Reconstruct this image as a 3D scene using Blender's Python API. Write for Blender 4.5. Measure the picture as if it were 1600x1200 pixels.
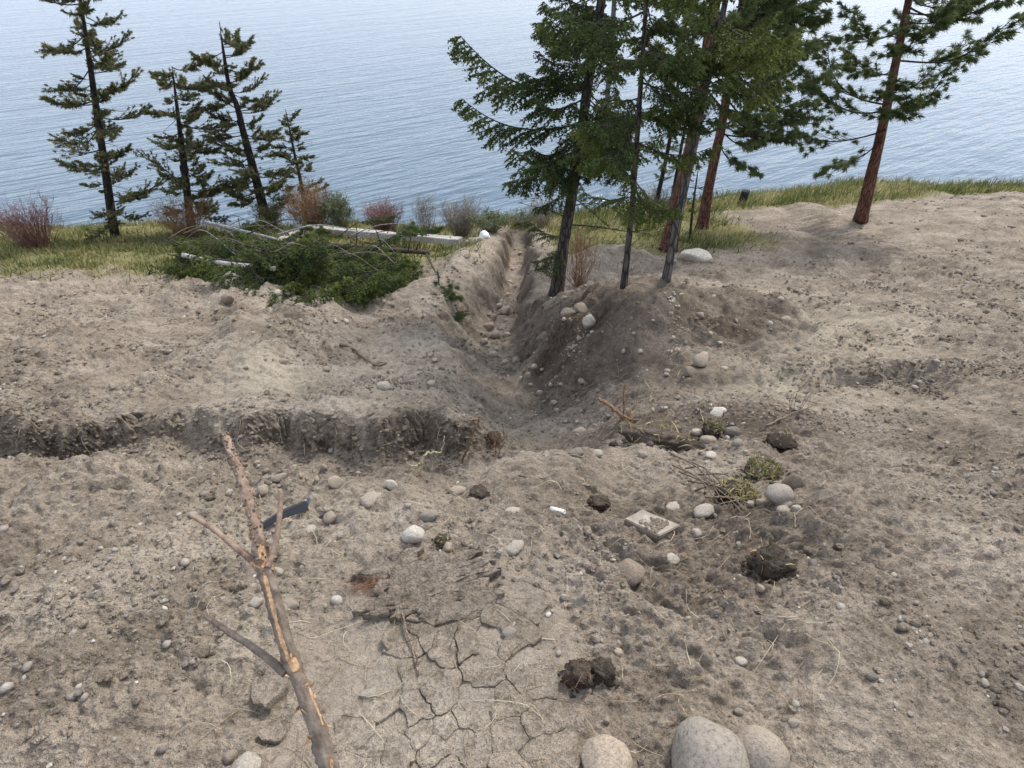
import bpy, bmesh, math, random
import numpy as np
from mathutils import Vector, Matrix, Quaternion, noise as mnoise

random.seed(7)
RNG = np.random.default_rng(11)
SC = bpy.context.scene
COL = SC.collection
for o in list(bpy.data.objects):
    bpy.data.objects.remove(o)

# ------------------------------------------------------------------ camera, sky, sun, exposure
EYE = 20.0                      # eye height above the lake
PITCH = math.radians(38.0)
FPX = 906.0                     # focal length in pixels of a 1600 wide frame
cam_d = bpy.data.cameras.new('camera')
cam_d.sensor_fit = 'HORIZONTAL'; cam_d.sensor_width = 36.0; cam_d.lens = 36.0 * FPX / 1600.0
cam_d.clip_start = 0.05; cam_d.clip_end = 6000.0
cam = bpy.data.objects.new('camera', cam_d); COL.objects.link(cam)
cam.location = (0, 0, EYE); cam.rotation_euler = (math.pi / 2 - PITCH, 0, 0)
SC.camera = cam

SUN_EL, SUN_AZ = math.radians(50), math.radians(38)     # azimuth from +Y (towards the lake) to +X
world = bpy.data.worlds.new('World'); SC.world = world; world.use_nodes = True
wn, wl = world.node_tree.nodes, world.node_tree.links
wn.clear()
w_out = wn.new('ShaderNodeOutputWorld'); w_bg = wn.new('ShaderNodeBackground')
w_sky = wn.new('ShaderNodeTexSky'); w_sky.sky_type = 'NISHITA'; w_sky.sun_disc = False
w_sky.sun_elevation = SUN_EL; w_sky.sun_rotation = SUN_AZ
w_sky.air_density = 1.0; w_sky.dust_density = 1.6; w_sky.ozone_density = 1.0
w_mix = wn.new('ShaderNodeMix'); w_mix.data_type = 'RGBA'      # thin veil of high cloud over the clear sky
w_mix.inputs[0].default_value = 0.6
w_mix.inputs[7].default_value = (10.2, 11.3, 13.6, 1)
wl.new(w_sky.outputs[0], w_mix.inputs[6]); wl.new(w_mix.outputs[2], w_bg.inputs[0])
w_bg.inputs[1].default_value = 0.12
wl.new(w_bg.outputs[0], w_out.inputs[0])

sun_d = bpy.data.lights.new('sun', 'SUN'); sun_d.energy = 3.2; sun_d.angle = math.radians(15)
sun_d.color = (1.0, 0.95, 0.87)
sun = bpy.data.objects.new('sun', sun_d); COL.objects.link(sun)
sdir = Vector((math.sin(SUN_AZ) * math.cos(SUN_EL), math.cos(SUN_AZ) * math.cos(SUN_EL), math.sin(SUN_EL)))
sun.rotation_euler = sdir.to_track_quat('Z', 'Y').to_euler(); sun.location = (10, 10, 60)

SC.view_settings.view_transform = 'Standard'; SC.view_settings.look = 'None'
SC.view_settings.gamma = 1.0; SC.view_settings.use_curve_mapping = False
SC.view_settings.exposure = 0.46

# ------------------------------------------------------------------ noise
def sstep(a, b, x):
    t = np.clip((x - a) / (b - a), 0, 1)
    return t * t * (3 - 2 * t)

def _hash(ix, iy, seed):
    h = (ix.astype(np.int64) * 374761393 + iy.astype(np.int64) * 668265263 + seed * 1274126177) & 0xffffffff
    h = ((h ^ (h >> 13)) * 1274126177) & 0xffffffff
    return (h ^ (h >> 16)) & 0xffff

_GA = np.linspace(0, 2 * np.pi, 65536, endpoint=False)
_GC, _GS = np.cos(_GA).astype(np.float32), np.sin(_GA).astype(np.float32)

def gn(x, y, seed=0):
    xi = np.floor(x); yi = np.floor(y)
    fx = (x - xi).astype(np.float32); fy = (y - yi).astype(np.float32)
    xi = xi.astype(np.int64); yi = yi.astype(np.int64)
    u = fx * fx * fx * (fx * (fx * 6 - 15) + 10); v = fy * fy * fy * (fy * (fy * 6 - 15) + 10)
    def c(dx, dy):
        h = _hash(xi + dx, yi + dy, seed)
        return _GC[h] * (fx - dx) + _GS[h] * (fy - dy)
    a = c(0, 0); b = c(1, 0); d = c(0, 1); e = c(1, 1)
    return ((a + (b - a) * u) * (1 - v) + (d + (e - d) * u) * v) * 1.5

def fbm(x, y, oct=3, seed=0):
    s = 0; amp = 1.0; f = 1.0
    for i in range(oct):
        s = s + amp * gn(x * f + 13.7 * i, y * f - 7.1 * i, seed + i); amp *= .5; f *= 2.03
    return s

# ------------------------------------------------------------------ the lie of the land (z relative to the eye)
_ty = [-80, -12, -6, -3, -1, 0, .55, 1.0, 1.5, 2.0, 2.5, 3.0, 4.0, 5.3, 6.85, 9.8, 13.5, 16.5, 20, 21.5, 24, 30, 37, 60, 90]
_tz = [10, 1.2, -.45, -1.1, -1.48, -1.58, -1.68, -1.79, -1.94, -2.13, -2.38, -2.63, -3.12, -3.69, -4.23, -5.34, -6.45, -7.28, -8.2, -8.75, -10.2, -14.6, -20.5, -27, -28]
_yy = np.arange(-80, 90, .04); _zz = np.interp(_yy, _ty, _tz)
_k = np.hanning(23); _k /= _k.sum(); _zz = np.convolve(np.pad(_zz, 11, 'edge'), _k, 'valid')

TC_Y = [2.0, 2.5, 3.0, 3.8, 4.8, 6.0, 6.8, 8.5, 12, 17, 19]
TC_X = [-.20, .15, .36, .30, .12, -.17, -.30, -.24, 0.02, .22, .3]
TW_Y = [2.0, 2.6, 3.2, 4.2, 5.2, 6.2, 7.2, 8.5, 10, 12, 19]
TW = [.40, .7, .95, 1.0, .92, .88, .86, .76, .60, .52, .44]
TD = [.05, .30, .42, .48, .54, .60, .64, .66, .66, .64, .5]

def trench(y):
    return np.interp(y, TC_Y, TC_X), np.interp(y, TW_Y, TW), np.interp(y, TW_Y, TD) * sstep(1.9, 2.7, y) * (1 - sstep(17, 19.5, y))

def smooth_h(x, y):
    x = np.asarray(x, float); y = np.asarray(y, float)
    wob = gn(x * .9, y * .9, 5) * .16 + gn(x * 2.7, y * 2.7, 6) * .06
    ye = y - (.26 * np.clip(x, 0, 14) - .9 * sstep(.3, 2.5, -x)) * sstep(10, 18, y) - .5 * gn(x * .25, y * .25, 77) * sstep(12, 18, y)
    z = np.interp(ye, _yy, _zz)
    z = z + .16 * gn(x * .35, y * .35, 21) * sstep(2.5, 8, y) + .085 * gn(x * 1.1, y * 1.1, 22) + .07 * gn(x * .8 + 9, y * .8, 23) * sstep(3.1, 3.8, y) * (1 - sstep(9, 11, y)) * sstep(.4, 1.2, -x)
    # ditch dug across the slope on the left, its far wall facing the viewer
    lip = 3.02 + .16 * gn(x * 1.3 + 3, y * .2, 8) + .13 * gn(x * 4.1, y * .3, 9) + .03 * gn(x * 9, y * 6, 10) + .03 * np.clip(-x - 1, 0, 9)
    s = y - lip
    end = 1 - sstep(-.45, .10, x)
    dv = .39 + .10 * gn(x * .8, x * 0 + 2.5, 14)
    slump = .42 + .22 * gn(x * 1.7, x * 0, 12)
    z = z - dv * sstep(-1.0, -.55, s) * (1 - slump * np.clip((s + .52) / .40, 0, 1)) * (1 - sstep(-.22 + .07 * gn(x * 5, y * 0, 13), .0, s)) * end
    z = z + .03 * np.exp(-((s - .12) / .22) ** 2) * end
    # main trench running down to the lake
    xc, w, d = trench(y)
    r = np.abs(x - xc + (wob * .9 + .14 * gn(x * 2.4, y * 2.4, 15) + .05 * gn(x * 5, y * 5, 16)) * sstep(2, 4, y)) / w
    inner = np.interp(y, [2.5, 4.6, 6.0, 8.0, 10.5, 20], [.05, .08, .15, .24, .42, .42])
    prof = 1 - sstep(inner, 1.0, r)
    z = z - d * prof
    z = z + .10 * (np.abs(gn(x * 3.0, y * 3.0, 19)) - .3) * (1 - sstep(1.0, 1.7, r)) * sstep(3.6, 4.6, y)
    # spoil thrown up along both sides
    dl = (xc - w - .55) - x
    z = z + .30 * sstep(7.2, 9.0, y) * (1 - sstep(15, 18, y)) * np.exp(-(dl / .55) ** 2)
    dr = x - (xc + w + .35)
    z = z + .15 * sstep(3.6, 4.8, y) * (1 - sstep(9, 11, y)) * np.exp(-(dr / .45) ** 2)
    # the spoil heap right of the trench
    def heap(cx, cy, rx, ry, h, p=1.0):
        rr = np.sqrt(((x - cx) / rx) ** 2 + ((y - cy) / ry) ** 2) + wob * .55 + .16 * gn(x * 2.2, y * 2.2, 17) + .07 * gn(x * 5, y * 5, 18)
        return h * np.clip(1.08 - np.sqrt(rr * rr + .03), 0, None) ** p
    z = z + heap(2.25, 6.3, 1.95, 1.55, .70) + heap(1.1, 5.6, 1.2, .9, .30) + heap(.75, 7.0, .7, 1.3, .10) + heap(2.3, 12.4, 1.6, 1.2, .5)
    z = z + heap(-2.75, 5.6, .9, 1.9, .48) + heap(-3.9, 8.2, 1.5, 1.4, .35) + heap(-4.6, 5.0, 1.3, 1.8, .3)
    z = z + heap(5.6, 7.2, 1.4, 1.6, .35) + heap(4.4, 4.0, 1.0, 1.0, .22)
    z = z + heap(1.25, 7.6, .5, .6, .18)
    # trampled pad at the right, a low step at its near edge
    edge = 3.95 + .30 * (x - 1.7) * .25 + wob * .6
    z = z + .13 * sstep(1.2, 1.7, x) * (1 - sstep(3.2, 4.2, x)) * sstep(-.06, .10, y - edge) * (1 - sstep(.6, 1.6, y - edge))
    # end of the dug bench on the left: drop to the brush
    z = z - .22 * (1 - sstep(-1.6, -1.1, x)) * sstep(8.9, 9.7, y + .12 * x * 0 + wob) * (1 - sstep(11, 15, y))
    # gentle hollow where the sod lies right of the trench mouth
    z = z + .12 * np.exp(-((x - .15) / .55) ** 2 - ((y - 2.2) / .35) ** 2) + .10 * np.exp(-((x - .95) / .5) ** 2 - ((y - 2.85) / .25) ** 2)
    # wheel rut / track up at the far right
    z = z - .10 * np.exp(-((x - 8.4 - .12 * (y - 15)) / .35) ** 2) * sstep(9, 12, y) - .10 * np.exp(-((x - 9.9 - .12 * (y - 15)) / .35) ** 2) * sstep(9, 12, y)
    z = z + .022 * np.sign(np.sin(y * 21 + x)) * np.exp(-((x - 9.1 - .12 * (y - 15)) / .9) ** 4) * sstep(9, 12, y) * (1 - sstep(18, 20, y))
    return z

def crust_mask(x, y):          # dried, cracked crust at the viewer's feet
    m = np.exp(-(((x + .20) / .42) ** 4 + ((y - .78) / .52) ** 4))
    return m

def rough_noise(x, y):
    x = np.asarray(x, float); y = np.asarray(y, float)
    d = np.sqrt(x * x + y * y)
    k = (1 - .80 * crust_mask(x, y)) * (1 - .55 * sstep(11, 14, y))
    patch = .55 + .9 * np.clip(.5 + gn(x * .8, y * .8, 40), 0, 1)
    far = 1 + .055 * np.clip(d, 0, 14)
    n = .044 * fbm(x * 2.3, y * 2.3, 2, 30) * far
    b1 = np.abs(gn(x * 6.1, y * 6.1, 31)); b2 = np.abs(gn(x * 13.7 + 5, y * 13.7, 32)); b3 = np.abs(gn(x * 31., y * 31., 33))
    n = n + patch * far * (.046 * (b1 - .3) + .027 * (b2 - .3) * (1 - sstep(5, 12, d) * .4) + .016 * (b3 - .3) * (1 - sstep(3, 8, d)))
    n = n + patch * .012 * gn(x * 19, y * 19, 36) * (1 - sstep(3, 9, d)) + patch * .0062 * gn(x * 71, y * 71, 34) * (1 - sstep(1.5, 4, d))
    # digger-tooth scrapes on cut faces and the trampled crust
    scr = gn((x * .9 + y * .35) * 16, (y * .9 - x * .35) * 1.6, 35)
    n = n + .010 * scr * np.exp(-((x - .12) / .5) ** 2 - ((y - 1.95) / .6) ** 2)
    return n * k

def H(x, y):
    return EYE + smooth_h(x, y) + rough_noise(x, y)

def ray(px, py):
    cx, cy = (px - 800) / FPX, (600 - py) / FPX
    return np.array([cx, math.cos(PITCH) + cy * math.sin(PITCH), -math.sin(PITCH) + cy * math.cos(PITCH)])

def W(px, py, dz=0.0):
    """the point of the ground seen at a photo pixel"""
    d = ray(px, py)
    t = np.geomspace(.3, 70, 1500)
    p = d[None] * t[:, None]
    g = smooth_h(p[:, 0], p[:, 1]) + rough_noise(p[:, 0], p[:, 1])
    below = np.nonzero(p[:, 2] < g)[0]
    i = below[0] if len(below) else len(t) - 1
    a, b = p[i - 1, 2] - g[i - 1], g[i] - p[i, 2]
    tt = t[i - 1] + (t[i] - t[i - 1]) * (a / (a + b + 1e-9))
    q = d * tt
    return Vector((q[0], q[1], q[2] + EYE + dz))

def at_y(px, py, y):
    d = ray(px, py); t = y / d[1]
    return Vector((d[0] * t, y, d[2] * t + EYE))

def depth_of(p):
    return p.y * math.cos(PITCH) + (EYE - p.z) * math.sin(PITCH)

# ------------------------------------------------------------------ materials
def new_mat(name):
    m = bpy.data.materials.new(name); m.use_nodes = True
    nt = m.node_tree; nt.nodes.clear()
    out = nt.nodes.new('ShaderNodeOutputMaterial'); b = nt.nodes.new('ShaderNodeBsdfPrincipled')
    nt.links.new(b.outputs[0], out.inputs[0])
    b.inputs['Specular IOR Level'].default_value = .25
    return m, nt, b

def N(nt, t, **kw):
    n = nt.nodes.new(t)
    for k, v in kw.items():
        setattr(n, k, v)
    return n

def noise_node(nt, vec, scale, detail=4, rough=.6):
    n = N(nt, 'ShaderNodeTexNoise'); n.inputs['Scale'].default_value = scale
    n.inputs['Detail'].default_value = detail; n.inputs['Roughness'].default_value = rough
    if vec is not None: nt.links.new(vec, n.inputs['Vector'])
    return n

def ramp(nt, fac, stops):
    r = N(nt, 'ShaderNodeValToRGB')
    el = r.color_ramp.elements
    while len(el) < len(stops): el.new(.5)
    for e, (p, c) in zip(el, stops):
        e.position = p; e.color = (*c, 1) if len(c) == 3 else c
    nt.links.new(fac, r.inputs[0]); return r

def mixc(nt, fac, a, b, mode='MIX'):
    m = N(nt, 'ShaderNodeMix', data_type='RGBA', blend_type=mode)
    for sock, v in ((m.inputs[0], fac), (m.inputs[6], a), (m.inputs[7], b)):
        if hasattr(v, 'links'): nt.links.new(v, sock)
        elif isinstance(v, (int, float)): sock.default_value = v
        else: sock.default_value = (*v, 1)
    return m.outputs[2]

def math_n(nt, op, a, b=0.0):
    m = N(nt, 'ShaderNodeMath', operation=op)
    for s, v in ((m.inputs[0], a), (m.inputs[1], b)):
        if hasattr(v, 'links'): nt.links.new(v, s)
        else: s.default_value = v
    return m.outputs[0]

def bump(nt, b, h, strength, dist, prev=None):
    n = N(nt, 'ShaderNodeBump'); n.inputs['Strength'].default_value = strength; n.inputs['Distance'].default_value = dist
    nt.links.new(h, n.inputs['Height'])
    if prev is not None: nt.links.new(prev, n.inputs['Normal'])
    nt.links.new(n.outputs[0], b.inputs['Normal']); return n.outputs[0]

def attr(nt, name):
    a = N(nt, 'ShaderNodeAttribute'); a.attribute_name = name; return a

def soil_material(name, masks, lo=(.185, .150, .115), mid=(.280, .231, .178), hi=(.368, .311, .246), pebbles=True):
    m, nt, b = new_mat(name)
    pos = N(nt, 'ShaderNodeNewGeometry').outputs['Position']
    n1 = noise_node(nt, pos, 1.7, 6, .62); n2 = noise_node(nt, pos, 14, 6, .7); n3 = noise_node(nt, pos, 90, 3, .7)
    base = ramp(nt, n1.outputs[0], [(.33, lo), (.50, mid), (.67, hi)])
    spec = ramp(nt, n2.outputs[0], [(.28, (.55, .53, .50)), (.5, (1, 1, 1)), (.75, (1.22, 1.2, 1.17))])
    c = mixc(nt, 1.0, base.outputs[0], spec.outputs[0], 'MULTIPLY')
    n4 = noise_node(nt, pos, 36, 4, .7)
    mids = ramp(nt, n4.outputs[0], [(.34, (.62, .60, .58)), (.5, (1, 1, 1)), (.68, (1.22, 1.2, 1.17))])
    c = mixc(nt, .8, c, mids.outputs[0], 'MULTIPLY')
    grain = ramp(nt, n3.outputs[0], [(.3, (.72, .72, .72)), (.55, (1.02, 1.02, 1.02)), (.8, (1.25, 1.24, 1.2))])
    c = mixc(nt, .8, c, grain.outputs[0], 'MULTIPLY')
    if masks:
        var = noise_node(nt, pos, 5, 5, .65)
        def masked(nm, gain, col, c):
            f = math_n(nt, 'MULTIPLY', attr(nt, nm).outputs['Fac'], math_n(nt, 'ADD', math_n(nt, 'MULTIPLY', var.outputs[0], gain), 1 - gain * .5))
            fc = N(nt, 'ShaderNodeClamp'); nt.links.new(f, fc.inputs[0])
            return mixc(nt, fc.outputs[0], c, mixc(nt, .7, col, spec.outputs[0], 'MULTIPLY'))
        c = masked('pale', 1.6, (.50, .43, .325), c)
        c = masked('moist', 1.2, (.100, .076, .056), c)  # damp dug soil, with shade of trench and heap painted into the mask
        c = masked('turf', 1.0, (.190, .175, .075), c)
        c = masked('crust', .5, (.315, .265, .208), c)
    v = N(nt, 'ShaderNodeTexVoronoi'); v.inputs['Scale'].default_value = 55; nt.links.new(pos, v.inputs['Vector'])
    vc = N(nt, 'ShaderNodeSeparateColor'); nt.links.new(v.outputs['Color'], vc.inputs[0])
    pick = math_n(nt, 'MULTIPLY', math_n(nt, 'GREATER_THAN', vc.outputs[0], .93), math_n(nt, 'LESS_THAN', v.outputs['Distance'], .42))
    tone = ramp(nt, vc.outputs[1], [(.0, (.16, .14, .12)), (.45, (.26, .225, .18)), (1.0, (.40, .355, .29))])
    if pebbles: c = mixc(nt, math_n(nt, 'MULTIPLY', pick, .8), c, tone.outputs[0])
    nt.links.new(c, b.inputs['Base Color']); b.inputs['Roughness'].default_value = .95
    b.inputs['Specular IOR Level'].default_value = .12
    p = bump(nt, b, n2.outputs[0], .9, .030)
    p = bump(nt, b, n4.outputs[0], 1.0, .028, p)
    p = bump(nt, b, n3.outputs[0], .9, .008, p)
    nf = noise_node(nt, pos, 260, 2, .6)
    p = bump(nt, b, nf.outputs[0], .6, .0035, p)
    return m

M = {}
M['soil'] = soil_material('soil', True)
M['clod'] = soil_material('clod_soil', False, pebbles=False)
M['mud'] = soil_material('dry_mud', False, (.235, .192, .146), (.285, .237, .184), (.335, .284, .225), False)

def stone_material():
    m, nt, b = new_mat('stone')
    tc = N(nt, 'ShaderNodeTexCoord').outputs['Object']; oi = N(nt, 'ShaderNodeObjectInfo')
    n1 = noise_node(nt, tc, 9, 6, .65); n2 = noise_node(nt, tc, 45, 4, .7)
    r1 = ramp(nt, n1.outputs[0], [(.33, (.46, .44, .42)), (.5, (1, 1, 1)), (.68, (1.3, 1.24, 1.14))])
    r2 = ramp(nt, n2.outputs[0], [(.3, (.66, .65, .63)), (.5, (1, 1, 1)), (.75, (1.3, 1.28, 1.24))])
    c = mixc(nt, 1.0, oi.outputs['Color'], r1.outputs[0], 'MULTIPLY'); c = mixc(nt, .9, c, r2.outputs[0], 'MULTIPLY')
    # soil dust caught low on the stone
    ge = N(nt, 'ShaderNodeNewGeometry'); n3 = noise_node(nt, tc, 14, 4, .6)
    dust = ramp(nt, n3.outputs[0], [(.46, (0, 0, 0)), (.62, (1, 1, 1))])
    c = mixc(nt, math_n(nt, 'MULTIPLY', dust.outputs[0], .8), c, (.29, .24, .185))
    nt.links.new(c, b.inputs['Base Color']); b.inputs['Roughness'].default_value = .8
    p = bump(nt, b, n1.outputs[0], .5, .012); bump(nt, b, n2.outputs[0], .7, .004, p)
    return m
M['stone'] = stone_material()

def tint_material(name, stops, rough=.8, nscale=30, bstr=.4, trans=0.0):
    m, nt, b = new_mat(name)
    a = attr(nt, 'tint'); r = ramp(nt, a.outputs['Fac'], stops)
    pos = N(nt, 'ShaderNodeNewGeometry').outputs['Position']; n = noise_node(nt, pos, nscale, 3, .6)
    v = ramp(nt, n.outputs[0], [(.25, (.7, .7, .7)), (.75, (1.25, 1.25, 1.25))])
    c = mixc(nt, 1.0, r.outputs[0], v.outputs[0], 'MULTIPLY')
    nt.links.new(c, b.inputs['Base Color']); b.inputs['Roughness'].default_value = rough
    if bstr: bump(nt, b, n.outputs[0], bstr, .01)
    if trans:
        t = N(nt, 'ShaderNodeBsdfTranslucent'); nt.links.new(c, t.inputs[0])
        mx = N(nt, 'ShaderNodeMixShader'); mx.inputs[0].default_value = trans
        nt.links.new(b.outputs[0], mx.inputs[1]); nt.links.new(t.outputs[0], mx.inputs[2])
        out = [q for q in nt.nodes if q.type == 'OUTPUT_MATERIAL'][0]; nt.links.new(mx.outputs[0], out.inputs[0])
    return m
M['gravel'] = tint_material('gravel', [(0, (.13, .112, .095)), (.35, (.22, .188, .155)), (.75, (.33, .295, .25)), (1, (.42, .38, .32))], .85, 60, .6)
M['grass'] = tint_material('grass', [(0, (.055, .085, .022)), (.4, (.15, .16, .05)), (.75, (.33, .28, .12)), (1, (.48, .40, .22))], .7, 3, 0, .3)
M['fir'] = tint_material('fir_needles', [(0, (.036, .056, .018)), (.5, (.080, .110, .032)), (.85, (.145, .17, .046)), (1, (.20, .20, .062))], .55, 2, 0, .35)
M['fir_olive'] = tint_material('fir_needles_olive', [(0, (.052, .074, .019)), (.5, (.122, .152, .036)), (.85, (.20, .215, .052)), (1, (.26, .26, .08))], .55, 2, 0, .38)
M['pine'] = tint_material('pine_needles', [(0, (.060, .088, .030)), (.5, (.115, .15, .052)), (1, (.20, .22, .085))], .5, 2, 0, .3)
M['pine_dry'] = tint_material('pine_needles_olive', [(0, (.062, .076, .030)), (.5, (.13, .135, .056)), (.85, (.21, .19, .088)), (1, (.29, .22, .12))], .6, 2, 0, .3)
M['shrub_red'] = tint_material('shrub_stems_red', [(0, (.085, .036, .032)), (.6, (.20, .095, .082)), (1, (.30, .18, .15))], .8, 8, 0)
M['shrub_rust'] = tint_material('shrub_stems_rust', [(0, (.10, .055, .03)), (.6, (.22, .125, .065)), (1, (.34, .23, .13))], .8, 8, 0)
M['shrub_grey'] = tint_material('shrub_stems_grey', [(0, (.08, .068, .055)), (.6, (.19, .165, .13)), (1, (.34, .31, .25))], .8, 8, 0)
M['shrub_leaf'] = tint_material('shrub_leaves', [(0, (.05, .075, .03)), (.6, (.12, .15, .06)), (1, (.24, .25, .12))], .6, 4, 0, .3)
M['straw'] = tint_material('straw', [(0, (.16, .11, .07)), (.5, (.36, .28, .17)), (1, (.55, .47, .33))], .7, 20, 0)
M['rust_straw'] = tint_material('rust_needles', [(0, (.15, .07, .04)), (1, (.30, .17, .10))], .8, 20, 0)

def bark_material(name, dark, mid, light, vs=(9, 9, 2.2), bstr=1.0, bd=.03):
    m, nt, b = new_mat(name)
    tc = N(nt, 'ShaderNodeTexCoord').outputs['Object']
    mp = N(nt, 'ShaderNodeMapping'); mp.inputs['Scale'].default_value = vs; nt.links.new(tc, mp.inputs['Vector'])
    v = N(nt, 'ShaderNodeTexVoronoi', feature='DISTANCE_TO_EDGE'); v.inputs['Scale'].default_value = 1.6; nt.links.new(mp.outputs[0], v.inputs['Vector'])
    n = noise_node(nt, mp.outputs[0], 2.2, 6, .7); n2 = noise_node(nt, tc, 3.0, 3, .6)
    cr = ramp(nt, v.outputs['Distance'], [(.0, (.25, .25, .25)), (.14, (1, 1, 1))])
    c = ramp(nt, n.outputs[0], [(.3, dark), (.52, mid), (.75, light)]).outputs[0]
    c = mixc(nt, .85, c, cr.outputs[0], 'MULTIPLY')
    c = mixc(nt, .5, c, ramp(nt, n2.outputs[0], [(.3, (.6, .6, .6)), (.7, (1.3, 1.3, 1.3))]).outputs[0], 'MULTIPLY')
    nt.links.new(c, b.inputs['Base Color']); b.inputs['Roughness'].default_value = .9
    h = math_n(nt, 'ADD', cr.outputs[0], n.outputs[0]); bump(nt, b, h, bstr, bd)
    return m
M['bark_red'] = bark_material('bark_red', (.070, .032, .022), (.155, .072, .047), (.25, .135, .095))
M['bark_fir'] = bark_material('bark_fir', (.045, .036, .030), (.098, .082, .070), (.18, .16, .14), (14, 14, 3))
M['bark_grey'] = bark_material('bark_grey', (.075, .065, .060), (.160, .145, .135), (.26, .245, .23), (14, 14, 3))
M['bark_dark'] = bark_material('bark_dark', (.020, .016, .014), (.045, .037, .032), (.085, .072, .062), (14, 14, 3))
M['bark_log'] = bark_material('bark_log', (.05, .036, .028), (.115, .083, .062), (.20, .155, .12), (12, 12, 12))
M['pole'] = bark_material('pale_pole', (.27, .25, .22), (.46, .44, .39), (.62, .60, .55), (10, 10, 10), .4, .01)
M['grey_pole'] = bark_material('grey_pole', (.16, .16, .16), (.27, .27, .265), (.40, .40, .39), (10, 10, 10), .4, .01)
M['timber'] = bark_material('pale_timber', (.30, .27, .23), (.45, .415, .365), (.56, .53, .48), (3, 20, 20), .4, .01)
M['root'] = bark_material('pale_root', (.36, .28, .13), (.52, .43, .24), (.66, .58, .40), (40, 40, 40), .4, .004)
M['twig'] = bark_material('twig', (.11, .075, .05), (.21, .155, .11), (.33, .27, .21), (40, 40, 40), .4, .004)
M['twig_rust'] = bark_material('rusty_stick', (.14, .075, .04), (.27, .155, .085), (.40, .27, .17), (40, 40, 40), .4, .004)
M['sod'] = soil_material('sod_soil', False, (.045, .034, .026), (.095, .075, .057), (.16, .128, .10), False)

def plain(name, col, rough=.6, spec=.3, nscale=20, var=.25, bd=.003):
    m, nt, b = new_mat(name)
    tc = N(nt, 'ShaderNodeTexCoord').outputs['Object']; n = noise_node(nt, tc, nscale, 5, .65)
    r = ramp(nt, n.outputs[0], [(.3, (1 - var,) * 3), (.7, (1 + var,) * 3)])
    nt.links.new(mixc(nt, 1.0, col, r.outputs[0], 'MULTIPLY'), b.inputs['Base Color'])
    b.inputs['Roughness'].default_value = rough; b.inputs['Specular IOR Level'].default_value = spec
    bump(nt, b, n.outputs[0], .5, bd); return m
M['plastic'] = plain('black_plastic', (.012, .012, .014), .35, .5, 30, .4)
M['tube'] = plain('white_tube', (.72, .69, .62), .5, .4, 40, .2)
M['slab'] = plain('slab_concrete', (.245, .208, .168), .92, .2, 18, .35, .006)
M['bag'] = plain('white_bag', (.70, .71, .72), .5, .4, 9, .2, .01)
M['wood_raw'] = plain('raw_wood', (.40, .27, .15), .7, .2, 25, .35, .002)
M['iron'] = plain('bolt', (.05, .045, .04), .7, .3)

def sapling_bark():
    m, nt, b = new_mat('sapling_bark')
    tc = N(nt, 'ShaderNodeTexCoord').outputs['Object']
    mp = N(nt, 'ShaderNodeMapping'); mp.inputs['Scale'].default_value = (1, 1, .22); nt.links.new(tc, mp.inputs['Vector'])
    n1 = noise_node(nt, mp.outputs[0], 60, 6, .7); n2 = noise_node(nt, mp.outputs[0], 300, 4, .7)
    a = attr(nt, 'peel'); tn = attr(nt, 'tint')
    bark_lo = ramp(nt, n1.outputs[0], [(.3, (.075, .057, .042)), (.5, (.155, .124, .094)), (.72, (.26, .215, .165))])
    bark_hi = ramp(nt, n1.outputs[0], [(.3, (.13, .082, .055)), (.5, (.26, .175, .125)), (.72, (.40, .30, .23))])
    bark = mixc(nt, tn.outputs['Fac'], bark_lo.outputs[0], bark_hi.outputs[0])
    wood = ramp(nt, n2.outputs[0], [(.25, (.22, .105, .050)), (.5, (.40, .25, .135)), (.75, (.54, .40, .25))])
    f = math_n(nt, 'ADD', a.outputs['Fac'], math_n(nt, 'MULTIPLY', math_n(nt, 'SUBTRACT', n1.outputs[0], .5), 1.9))
    fr = ramp(nt, f, [(.50, (0, 0, 0)), (.58, (1, 1, 1))])
    edge = ramp(nt, f, [(.40, (0, 0, 0)), (.50, (1, 1, 1)), (.60, (0, 0, 0))])
    c = mixc(nt, fr.outputs[0], bark, wood.outputs[0]); c = mixc(nt, math_n(nt, 'MULTIPLY', edge.outputs[0], .6), c, (.24, .085, .03))
    nt.links.new(c, b.inputs['Base Color']); b.inputs['Roughness'].default_value = .8
    h = math_n(nt, 'SUBTRACT', n1.outputs[0], math_n(nt, 'MULTIPLY', fr.outputs[0], .6))
    p = bump(nt, b, h, .8, .004); bump(nt, b, n2.outputs[0], .5, .001, p); return m
M['sapling'] = sapling_bark()

def water_material():
    m, nt, b = new_mat('lake_water')
    pos = N(nt, 'ShaderNodeNewGeometry').outputs['Position']
    def waves(rot, sx, sy, detail):
        mp = N(nt, 'ShaderNodeMapping', vector_type='TEXTURE'); mp.inputs['Rotation'].default_value = (0, 0, math.radians(rot)); mp.inputs['Scale'].default_value = (1 / sx, 1 / sy, 1)
        nt.links.new(pos, mp.inputs['Vector']); return noise_node(nt, mp.outputs[0], 1.0, detail, .55)
    a = waves(36, .17, .85, 3); c = waves(26, .38, 1.5, 3); d = waves(44, .025, .12, 2); f = waves(10, 1.6, 3.2, 2)
    b.inputs['Base Color'].default_value = (.060, .096, .126, 1); b.inputs['Roughness'].default_value = .10
    b.inputs['IOR'].default_value = 1.333; b.inputs['Specular IOR Level'].default_value = .5
    p = bump(nt, b, d.outputs[0], .35, 1.6); p = bump(nt, b, a.outputs[0], .46, .75, p)
    p = bump(nt, b, c.outputs[0], .36, .26, p); bump(nt, b, f.outputs[0], .25, .08, p)
    return m
M['water'] = water_material()

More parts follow.
